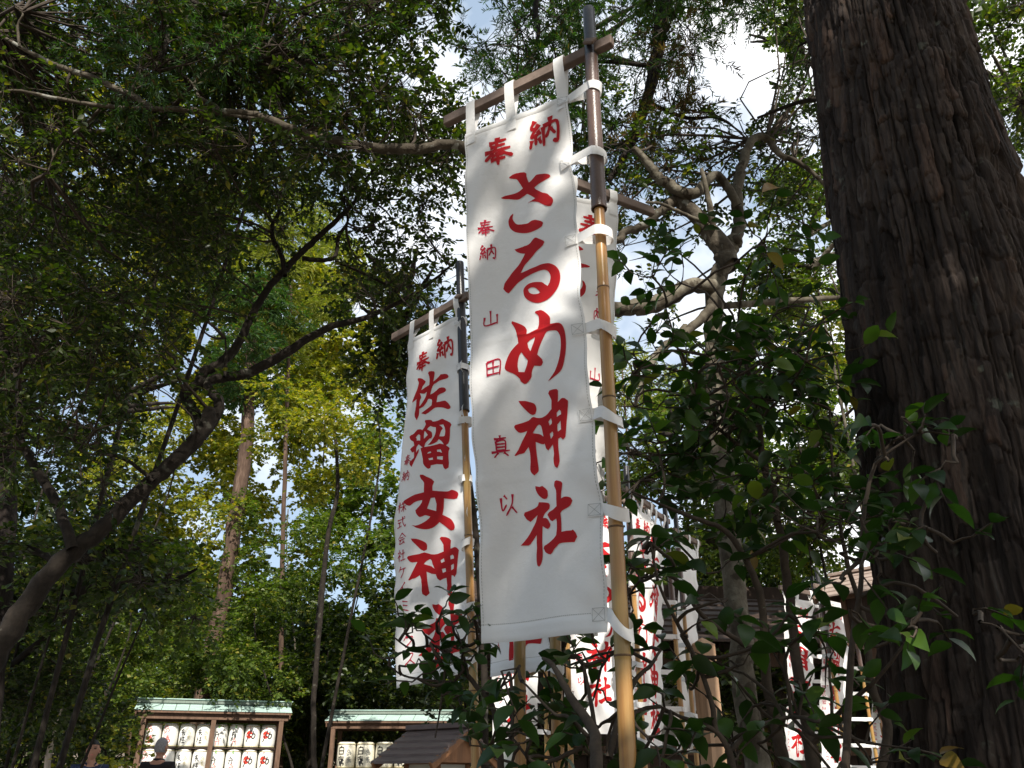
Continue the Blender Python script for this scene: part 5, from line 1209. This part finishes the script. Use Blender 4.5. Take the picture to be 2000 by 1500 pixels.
limbs = [B1([(1592, 1640), (1590, 1500), (1570, 1380), (1552, 1260), (1540, 1150), (1520, 1020), (1490, 900), (1480, 800), (1440, 650)], 2.9, 3.2, [34, 28, 24, 20, 18, 15, 13, 10, 6]),
         B1([(1540, 1640), (1532, 1500), (1500, 1340), (1490, 1200), (1470, 1120), (1420, 1040), (1350, 1010), (1290, 985), (1235, 960)], 2.9, 2.7, [30, 26, 20, 16, 14, 11, 9, 6, 4]),
         B1([(1500, 1290), (1440, 1250), (1370, 1200), (1330, 1140), (1280, 1115), (1230, 1110)], 2.8, 2.6, [14, 11, 9, 8, 6, 4]), B1([(1520, 1020), (1500, 920), (1430, 860), (1370, 800), (1330, 700), (1300, 600)], 3.0, 3.0, [13, 10, 8, 7, 5, 3]),
         B1([(1720, 1640), (1722, 1500), (1735, 1420), (1702, 1340), (1690, 1220), (1655, 1100), (1630, 950), (1620, 800)], 2.8, 3.0, [24, 20, 18, 16, 12, 9, 7, 4]), B1([(1590, 1450), (1650, 1380), (1710, 1330), (1780, 1240)], 2.8, 2.5, [12, 10, 8, 5]),
         B1([(1440, 1330), (1500, 1400), (1560, 1430), (1620, 1500)], 2.7, 2.7, [6, 7, 7, 6]), B1([(1480, 800), (1540, 700), (1580, 600)], 3.2, 3.3, [9, 7, 4])]
cl = clumps_in([(1215, 700), (1300, 460), (1420, 440), (1600, 500), (1690, 760), (1700, 1050), (1500, 1100), (1380, 950), (1230, 960)], 50, 2.5, 3.5, .17)
camellia('tall dark camellia with big glossy leaves right of the golden pole', limbs, cl, .086, 5, 5, .16)
pts = [(1270, 1045), (1260, 1080), (1300, 1110), (1250, 1130), (1230, 1160), (1330, 1240), (1290, 1330), (1300, 1390), (1340, 1330), (1290, 1425), (1265, 1440), (1320, 1470), (1360, 1485), (1290, 1490), (1240, 1480), (1400, 1340), (1440, 1300), (1380, 1300), (1490, 1300), (1520, 1290), (1470, 1380), (1520, 1400), (1560, 1330), (1620, 1300), (1560, 1450), (1480, 1450), (1440, 1480), (1620, 1400), (1650, 1440), (1660, 1350), (1680, 1290), (1420, 1170), (1380, 1120), (1500, 1220), (1600, 1240), (1540, 1200), (1650, 1200), (1690, 1450), (1700, 1490), (1600, 1490)]
limbs = [B1([(1440, 1640), (1432, 1500), (1400, 1430), (1330, 1400), (1290, 1380)], 2.4, 2.4, [18, 14, 10, 7, 4]), B1([(1420, 1470), (1480, 1420), (1560, 1400), (1640, 1420)], 2.4, 2.6, [11, 9, 7, 5]), B1([(1400, 1430), (1380, 1340), (1330, 1230), (1290, 1150), (1270, 1060)], 2.4, 2.4, [11, 10, 8, 6, 4])]
camellia('low spreading camellia below the tall one, before the background banners', limbs, [(tuple(at(x, y, 2.5+random.uniform(-.25, .3))), .10) for i_, (x, y) in enumerate(pts) if i_ % 3 or y < 1150], .088, 4, 2, .11)
limbs = [B1([(1640, 1640), (1650, 1500), (1665, 1250), (1680, 1150), (1688, 1000), (1712, 900), (1760, 850)], 2.15, 2.0, [20, 16, 12, 10, 8, 7, 4]), B1([(1685, 1090), (1730, 1060), (1800, 1030)], 2.0, 1.9, [6, 5, 3]), B1([(1670, 1240), (1710, 1262), (1740, 1250), (1760, 1235)], 2.0, 1.9, [8, 7, 5, 3]),
         B1([(2060, 1330), (1990, 1265), (1950, 1225), (1915, 1215)], 1.75, 1.8, [6, 5, 4, 3]), B1([(1710, 905), (1740, 880), (1800, 845), (1860, 850)], 1.95, 1.9, [5, 5, 4, 3])]
pts = [(1720, 830), (1760, 815), (1745, 860), (1800, 835), (1785, 880), (1850, 870), (1870, 905), (1830, 930), (1735, 900), (1700, 830), (1770, 1025), (1810, 1040), (1860, 1060), (1740, 1045), (1700, 1090), (1720, 1120), (1680, 1110), (1750, 1080), (1830, 1080), (1775, 1200), (1800, 1195), (1830, 1215), (1870, 1205), (1900, 1200), (1790, 1230), (1990, 1240), (1985, 1290), (2000, 1270), (1680, 1010), (1660, 1190), (1650, 1130), (1640, 1080)]
camellia('camellia sprays with large leaves in front of the big cedar trunk', limbs, [(tuple(at(x, y, 1.95+random.uniform(-.12, .1))), .045) for x, y in pts], .072, 4, 1, .08)

# ------------------------------------------------------------------ trees and shrubs further back
def in_glade(c):
    s_ = np.array(sdir); k = (c[1]-17.4)/s_[1]; h = np.array(c)-k*s_
    if c[1] > 17.2: return False
    return (-8.6 < h[0] < -3.0 and .2 < h[2] < 3.4 and random.random() < .93) or (-3.9 < h[0] < .2 and .2 < h[2] < 3.2 and random.random() < .45)
def bgtree(name, label, ell, d, mat, style='far', ls=.085, dens=1.0, trunk=None, bark='bark_dark', cat='tree', nl=9, flat=1.0):
    """ell: (cx, cy, rx, ry) extents of the crown in the reference view"""
    cx, cy, rx, ry = ell; c = at(cx, cy, d); sc = d/(F*(CS-((750-cy)/F)*SN)); RX, RZ = rx*sc, ry*sc*1.05; RY = min(RX, 2.2)
    limbs = []
    if trunk: limbs.append(L2(trunk[0], d, d, trunk[1]))
    else:
        bx_ = proj((c.x, d, .8))[0]
        if 240 < bx_ < 600: bx_ = 225 if bx_ < 400 else 612
        elif 600 < bx_ < 945: bx_ = 618 if bx_ < 740 else 948
        if 60 < bx_ < 240: bx_ = random.uniform(20, 128)
        bp = at(bx_, 1500, d); tr_ = .020 if cat == 'shrub' else .032
        limbs.append(([Vector((bp.x, d, 0)), Vector((bp.x*.9+c.x*.1, d, c.z*.2)), Vector(((bp.x+c.x)/2, d, c.z*.55)), Vector((c.x, d, c.z)), Vector((c.x-.1, d, c.z+RZ*.7))], [tr_, tr_*.9, tr_*.75, tr_*.5, .015]))
    for k in range(5 if d < 13 else 0):
        a = random.uniform(0, 6.28); z0 = c.z+random.uniform(-.5, .3)*RZ
        limbs.append(([Vector((c.x, d, z0)), Vector((c.x+.5*RX*math.cos(a), d+.5*RY*math.sin(a), z0+.25*RZ)), Vector((c.x+.85*RX*math.cos(a), d+.85*RY*math.sin(a), z0+.4*RZ))], [.05, .035, .015]))
    A = math.pi*rx*ry; lpx = (ls*F*(CS-((750-cy)/F)*SN)/d)**2*(.30 if style != 'needle' else .12); nleaf = A/lpx*2.3*dens; cr = .45 if d > 10 else .35
    ncl = max(6, int(A/(math.pi*(cr/sc)**2)*1.5)); nsp = max(4, int(nleaf/ncl/nl)); cl = []
    for k in range(ncl):
        s_ = unit(rng.normal(size=3))*rng.uniform(.3, 1)**.5; cl.append(((c.x+s_[0]*RX, d+s_[1]*RY, max(.3, c.z+s_[2]*RZ)), cr*random.uniform(.7, 1.35)))
    return build_tree(name, label, cat, limbs, cl, style, mat, bark, ls, nl, nsp, .3, None, 0, .2, gsoft=.95, limb_k=6, twigs=(d < 13))
T_ = [
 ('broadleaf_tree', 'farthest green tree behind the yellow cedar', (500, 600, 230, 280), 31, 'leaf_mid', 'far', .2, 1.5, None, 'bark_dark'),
 ('broadleaf_tree', 'far sunny tree behind the fork of the leaning tree', (330, 640, 180, 200), 27, 'leaf_sun_tone', 'far', .17, 1.9, None, 'bark_dark'),
 ('broadleaf_tree', 'far sunny tree between the yellow cedar and the shaded banner', (640, 660, 150, 230), 28, 'leaf_sun_tone', 'far', .17, 1.9, None, 'bark_dark'),
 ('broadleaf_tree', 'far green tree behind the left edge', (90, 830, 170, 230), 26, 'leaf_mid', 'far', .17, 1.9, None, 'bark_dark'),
 ('broadleaf_tree', 'far bright tree low behind the reddish trunk', (450, 1000, 190, 190), 27, 'leaf_sun_tone', 'far', .17, 1.9, None, 'bark_dark'),
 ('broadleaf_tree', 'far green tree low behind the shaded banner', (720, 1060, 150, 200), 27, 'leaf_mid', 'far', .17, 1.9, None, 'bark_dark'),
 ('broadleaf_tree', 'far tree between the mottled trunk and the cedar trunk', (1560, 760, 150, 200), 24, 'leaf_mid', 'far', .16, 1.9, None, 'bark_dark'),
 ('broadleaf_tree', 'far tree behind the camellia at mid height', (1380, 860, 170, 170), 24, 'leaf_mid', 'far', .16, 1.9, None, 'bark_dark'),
 ('broadleaf_tree', 'far pale-green crown behind the top of the picture, left', (250, 330, 260, 200), 20, 'leaf_sun_tone', 'far', .14, 1.0, None, 'bark_dark'),
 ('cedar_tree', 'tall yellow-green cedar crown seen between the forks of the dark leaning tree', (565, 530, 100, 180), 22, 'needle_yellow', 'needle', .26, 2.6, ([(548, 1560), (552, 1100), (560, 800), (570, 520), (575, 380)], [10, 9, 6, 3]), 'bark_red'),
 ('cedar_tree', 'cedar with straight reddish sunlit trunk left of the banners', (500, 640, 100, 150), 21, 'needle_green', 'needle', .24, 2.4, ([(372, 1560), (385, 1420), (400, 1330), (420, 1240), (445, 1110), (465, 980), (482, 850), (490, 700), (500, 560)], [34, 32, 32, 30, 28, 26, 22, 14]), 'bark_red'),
 ('broadleaf_tree', 'pale olive leafy tree between the reddish trunk and the shaded banner', (620, 830, 120, 150), 16, 'leaf_sun_tone', 'far', .095, 1.3, ([(618, 1560), (612, 1400), (622, 1250), (640, 1050), (660, 950), (650, 800)], [11, 10, 9, 5]), 'bark_dark'),
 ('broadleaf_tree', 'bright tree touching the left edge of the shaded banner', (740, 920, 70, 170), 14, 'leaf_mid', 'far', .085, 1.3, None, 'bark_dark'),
 ('broadleaf_tree', 'dark tree above and behind the shaded banner crossbar', (790, 600, 100, 190), 8.7, 'leaf_shade_tone', 'far', .075, 1.3, ([(950, 1650), (945, 1300), (925, 1000), (880, 720), (820, 560)], [16, 14, 12, 9, 5]), 'bark_dark'),
 ('broadleaf_tree', 'sunny yellow-green tree below the bend of the dark leaning tree', (330, 960, 130, 150), 15, 'leaf_sun_tone', 'far', .09, 1.4, None, 'bark_dark'),
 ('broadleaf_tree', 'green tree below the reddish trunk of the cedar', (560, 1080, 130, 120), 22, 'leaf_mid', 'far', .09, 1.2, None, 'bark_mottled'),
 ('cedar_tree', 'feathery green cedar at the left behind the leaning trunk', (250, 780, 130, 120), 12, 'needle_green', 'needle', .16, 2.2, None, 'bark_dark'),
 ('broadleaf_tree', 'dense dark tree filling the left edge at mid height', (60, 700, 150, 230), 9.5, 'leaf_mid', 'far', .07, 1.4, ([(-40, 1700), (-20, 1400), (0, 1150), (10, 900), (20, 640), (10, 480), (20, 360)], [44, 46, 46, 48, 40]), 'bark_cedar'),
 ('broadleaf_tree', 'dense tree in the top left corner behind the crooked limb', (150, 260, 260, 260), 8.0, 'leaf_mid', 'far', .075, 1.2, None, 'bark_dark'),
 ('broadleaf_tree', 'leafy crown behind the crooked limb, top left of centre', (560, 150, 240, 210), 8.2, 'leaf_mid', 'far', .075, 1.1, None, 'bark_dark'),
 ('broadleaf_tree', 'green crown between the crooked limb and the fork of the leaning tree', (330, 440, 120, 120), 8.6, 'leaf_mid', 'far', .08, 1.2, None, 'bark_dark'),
 ('broadleaf_tree', 'bright tree low at the left, behind the leaning trunk', (150, 980, 150, 120), 13, 'leaf_sun_tone', 'far', .085, 1.2, None, 'bark_dark'),
 ('broadleaf_tree', 'sunlit rounded bush-like tree above the left barrel shelter', (250, 1250, 120, 100), 15.5, 'leaf_sun_tone', 'far', .085, 1.5, None, 'bark_dark'),
 ('broadleaf_tree', 'dark tree in the lower left corner', (40, 1240, 150, 210), 11, 'leaf_shade_tone', 'far', .08, 1.6, None, 'bark_dark'),
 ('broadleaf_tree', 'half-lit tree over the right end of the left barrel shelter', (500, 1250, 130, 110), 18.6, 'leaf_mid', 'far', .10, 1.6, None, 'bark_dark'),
 ('broadleaf_tree', 'dark tree above the right barrel shelter', (680, 1300, 140, 130), 20.8, 'leaf_shade_tone', 'far', .12, 1.7, ([(606, 1560), (610, 1450), (618, 1250), (640, 1050)], [14, 12, 8]), 'bark_dark'),
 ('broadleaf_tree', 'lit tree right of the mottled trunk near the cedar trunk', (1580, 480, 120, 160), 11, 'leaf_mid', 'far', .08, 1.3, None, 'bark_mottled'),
 ('broadleaf_tree', 'yellowish tree between the camellia and the cedar trunk', (1620, 640, 110, 110), 13, 'leaf_sun_tone', 'far', .09, 1.1, None, 'bark_mottled'),
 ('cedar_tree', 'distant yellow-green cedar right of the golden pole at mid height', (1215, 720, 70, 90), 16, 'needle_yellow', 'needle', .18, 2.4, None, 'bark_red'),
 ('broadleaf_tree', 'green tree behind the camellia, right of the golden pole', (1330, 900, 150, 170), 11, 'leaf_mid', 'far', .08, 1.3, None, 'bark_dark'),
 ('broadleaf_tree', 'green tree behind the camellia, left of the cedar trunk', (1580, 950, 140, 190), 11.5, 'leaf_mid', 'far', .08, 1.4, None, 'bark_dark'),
 ('broadleaf_tree', 'dark tree behind the pale board roof', (1600, 1200, 160, 130), 15, 'leaf_shade_tone', 'far', .09, 1.6, None, 'bark_dark'),
 ('broadleaf_tree', 'dark tree behind the pale square timber post', (1380, 1180, 160, 140), 15, 'leaf_shade_tone', 'far', .09, 1.6, None, 'bark_dark'),
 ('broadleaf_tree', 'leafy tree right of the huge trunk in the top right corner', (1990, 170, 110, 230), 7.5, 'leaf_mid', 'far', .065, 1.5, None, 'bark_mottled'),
 ('broadleaf_tree', 'leafy crown behind the hanging cedar boughs at top centre', (1130, 60, 170, 120), 9, 'leaf_shade_tone', 'far', .075, .8, None, 'bark_dark'),
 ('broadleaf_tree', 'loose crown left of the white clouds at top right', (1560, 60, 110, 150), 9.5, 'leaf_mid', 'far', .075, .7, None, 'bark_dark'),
 ('broadleaf_tree', 'dark tree behind the foot of the middle banners', (960, 1150, 260, 220), 21, 'leaf_shade_tone', 'far', .12, 1.5, None, 'bark_dark'),
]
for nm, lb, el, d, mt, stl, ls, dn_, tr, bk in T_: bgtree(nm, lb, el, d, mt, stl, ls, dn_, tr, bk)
B_ = [
 ('tall dark thicket behind the leaning trunk foot', (120, 1260, 200, 170), 18, 'leaf_mid', 1.6),
 ('thicket rising behind the left barrel shelter', (400, 1300, 190, 120), 22.5, 'leaf_mid', 1.5),
 ('dark thicket rising behind the gap of the two shelters', (640, 1290, 150, 150), 24, 'leaf_shade_tone', 1.5),
 ('leafy understory left of the leaning trunk, below its fork', (130, 1120, 190, 150), 8.6, 'leaf_shade_tone', 1.2),
 ('understory foliage between the leaning trunk and the reddish trunk', (300, 1150, 110, 110), 10.5, 'leaf_mid', 1.2),
 ('dark undergrowth shrub in the lower left corner', (60, 1420, 130, 110), 13.5, 'leaf_shade_tone', 1.7),
 ('dark shrub behind the man in the navy shirt', (200, 1410, 90, 100), 16.5, 'leaf_mid', 1.6),
 ('sunlit glossy shrub right beside the man in the navy shirt', (205, 1485, 50, 35), 13.6, 'leaf_sun_tone', 1.6),
 ('sunlit shrub seen under the roof of the left barrel shelter', (330, 1405, 80, 30), 20.5, 'leaf_sun_tone', 1.6),
 ('shrub behind the right half of the left barrel shelter', (480, 1400, 90, 60), 21, 'leaf_mid', 1.6),
 ('dark shrub in the gap between the two barrel shelters', (610, 1430, 70, 80), 22, 'leaf_shade_tone', 1.7),
 ('dark shrub behind the right barrel shelter', (760, 1400, 120, 100), 23.5, 'leaf_shade_tone', 1.7),
 ('dark undergrowth before the shrine building, right part', (1600, 1330, 170, 130), 11.6, 'leaf_shade_tone', 1.5),
 ('dark undergrowth before the shrine building, left part', (1420, 1370, 120, 110), 11.2, 'leaf_shade_tone', 1.3),
 ('dark shrub between the lantern and the bamboo poles', (920, 1440, 90, 90), 12, 'leaf_shade_tone', 1.6),
 ('dark shrub behind the low banners at the foot', (1080, 1400, 130, 110), 11, 'leaf_shade_tone', 1.6),
]
for lb, el, d, mt, dn_ in B_: bgtree('shrub', lb, el, d, mt, 'far', .09, dn_, cat='shrub', nl=9)
# far wood closing the view
def far_wood():
    lv = Leaves(); n = 34000; x = rng.uniform(-32, 32, n); y = rng.uniform(25, 38, n); z = rng.uniform(.15, 1, n)**.8*(7.0+2.2*np.sin(x*.33)+1.6*np.sin(x*.83+1))
    z = np.abs(z); P = np.stack([x, y, z], -1); k = 5
    for _ in range(k):
        O = P+rng.normal(0, .4, P.shape); lv.add(O, rng.normal(size=O.shape)+np.array([0, -.3, -.3]), np.array([0, -.5, .8])+rng.normal(0, .5, O.shape), rng.uniform(.16, .32, n))
    a = lv.get(); keep = a[0][:, 2] > .05; a = tuple(q[keep] for q in a)
    link('far_wood', leaf_mesh('far_wood', a, LEAF_FAR, M['leaf_shade_tone']), None, 'stuff')
far_wood()

# leaning bare snag by the man, and a crooked little trunk beside it
tb = Tubes(); P, rr = L2([(88, 1560), (93, 1490), (100, 1450), (110, 1405), (122, 1379)], 13, 13, [13, 12, 11, 10, 9]); Q = catmull([tuple(p) for p in P], 5); tb.add(Q, np.interp(np.linspace(0, 1, len(Q)), np.linspace(0, 1, len(rr)), rr), 9, .08)
o = link('dead_trunk', tb.mesh('dead_trunk', M['snag']), None); tag(o, 'pale bare broken trunk leaning at the lower left, left of the navy-shirted man', 'tree trunk')
tb = Tubes(); P, rr = L2([(240, 1570), (247, 1490), (252, 1450), (254, 1432)], 14, 14, [8, 8, 7, 6]); tb.add([tuple(p) for p in P], rr, 8, .1); P, rr = L2([(253, 1445), (246, 1434), (238, 1432)], 14, 14, [4, 3, 2]); tb.add([tuple(p) for p in P], rr, 6)
o = link('dead_trunk', tb.mesh('dead_trunk', M['wood_post']), None); tag(o, 'thin crooked bare trunk standing between the two people', 'tree trunk')

# ------------------------------------------------------------------ unseen tree added behind the viewer; its crown is shaped to shade the near scene
def shade_tree():
    c0 = np.array([0., -4.5, 0]); s = np.array(sdir); lv = Leaves(); tw = Tubes()
    def hit(P, Yp):                                  # where the sun ray through P meets the vertical plane y = Yp
        k = (P[:, 1]-Yp)/s[1]; return P-k[:, None]*s
    cl = []
    n = 2400; P = np.stack([rng.uniform(-7, 9, n), rng.uniform(-7.5, -1.2, n), rng.uniform(4.5, 12.5, n)], -1)
    H = hit(P, 2.35)
    keep = np.ones(n, bool)
    px, py, d = projn(H); vis = d > .1
    def win(x0, x1, y0, y1, pr):
        m = vis & (px > x0) & (px < x1) & (py > y0) & (py < y1); keep[m & (rng.uniform(size=n) < pr)] = False
    win(660, 1330, -60, 800, 1.0); win(720, 1050, 700, 1300, .6)
    win(450, 800, 300, 800, .4)
    H6 = hit(P, 6.0); lit = (H6[:, 0] > -6) & (H6[:, 0] < -.4) & (H6[:, 2] > 3.2) & (H6[:, 2] < 8.5) & (rng.uniform(size=n) < .6)
    P = P[keep & ~lit]
    ex = []
    for (x0, x1, y_, z0, z1, n_) in ((1.2, 2.6, 2.8, 1.0, 5.6, 110), (.6, 1.4, 2.9, 1.2, 3.2, 26), (-3.6, -1.6, 5.6, 1.5, 4.5, 26), (-.75, -.3, 3.9, 1.5, 3.2, 17), (-.15, .25, 2.4, 1.5, 2.35, 15)):
        for _ in range(n_):
            q = np.array([rng.uniform(x0, x1), y_, rng.uniform(z0, z1)]); k = (q[1]-rng.uniform(-6.5, -2.5))/-s[1]; ex.append(q+k*s)
    for p in P:
        if rng.uniform() < .45: continue
        cl.append(p)
    cl += [e for e in ex]
    trunk = ([Vector((.6, -5.2, 0)), Vector((.5, -5.0, 4)), Vector((.4, -4.8, 8)), Vector((.3, -4.6, 12.5))], [.42, .34, .24, .08])
    limbs = [trunk]
    for k in range(18):
        a = k*2.4; z = 4.5+k*.42; limbs.append(([Vector((.5, -5, z)), Vector((.5+3*math.cos(a), -5+1.8*math.sin(a), z+.6)), Vector((.5+6*math.cos(a), -4.6+3*math.sin(a), z+.9))], [.12, .07, .02]))
    return build_tree('evergreen_tree', 'unseen tall evergreen added behind the viewer, its crown shaped to throw dappled shade', 'tree', limbs, [(tuple(p), .32) for p in cl], 'far', 'leaf_mid', 'bark_dark', .10, 9, 9, .26, None, 0, .2, gaps=False, limb_k=6, twigs=False)
shade_tree()
def overhead_tree():  # unseen crown added over the scene to reduce sky fill
    cl = []
    for k in range(260):
        p = Vector((random.uniform(-8, 8), random.uniform(1.5, 8.5), random.uniform(7.5, 11)))
        px, py = proj(p)
        if p.y*CS+(p.z-CZ)*SN > 0 and py > -60: continue
        k_ = (p.y-6.0)/sdir[1]; h_ = p-sdir*k_
        if -6 < h_.x < -.4 and 3.2 < h_.z < 8.5 and random.random() < .6: continue
        cl.append((tuple(p), .5))
    limbs = [([Vector((6.6, 4.6, 0)), Vector((6.6, 4.5, 4)), Vector((6.2, 4.3, 7)), Vector((5, 4, 10.5))], [.3, .26, .2, .06])]
    for k in range(14):
        a = k*2.4; limbs.append(([Vector((5.9, 4.2, 7.6+k*.2)), Vector((4.4-3*abs(math.cos(a)), 4.2+1.2*math.sin(a), 8.6+k*.1)), Vector((4-9*abs(math.cos(a)), 3.4+1.4*math.sin(a), 9.6))], [.12, .07, .02]))
    build_tree('evergreen_tree', 'unseen high crown added above the top edge of the picture to cut skylight', 'tree', limbs, cl, 'far', 'leaf_shade_tone', 'bark_dark', .12, 9, 9, .34, None, 0, .2, gaps=False, limb_k=6, twigs=False)
overhead_tree()

# put every empty that still sits at the origin at the foot of its thing
for o in list(bpy.data.objects):
    if o.type == 'EMPTY' and o.parent is None and o.location.length < 1e-6 and o.children:
        best = None
        for ch in o.children:
            if ch.type == 'MESH' and ch.name.split('.')[0] in ('trunk', 'cloth'):
                n = len(ch.data.vertices); co = np.zeros(n*3, np.float32); ch.data.vertices.foreach_get('co', co); co = co.reshape(-1, 3); best = co[co[:, 2].argmin()]; break
        if best is None: continue
        o.location = [float(a) for a in best]; inv = Matrix.Translation(-o.location)
        for ch in o.children: ch.matrix_parent_inverse = inv
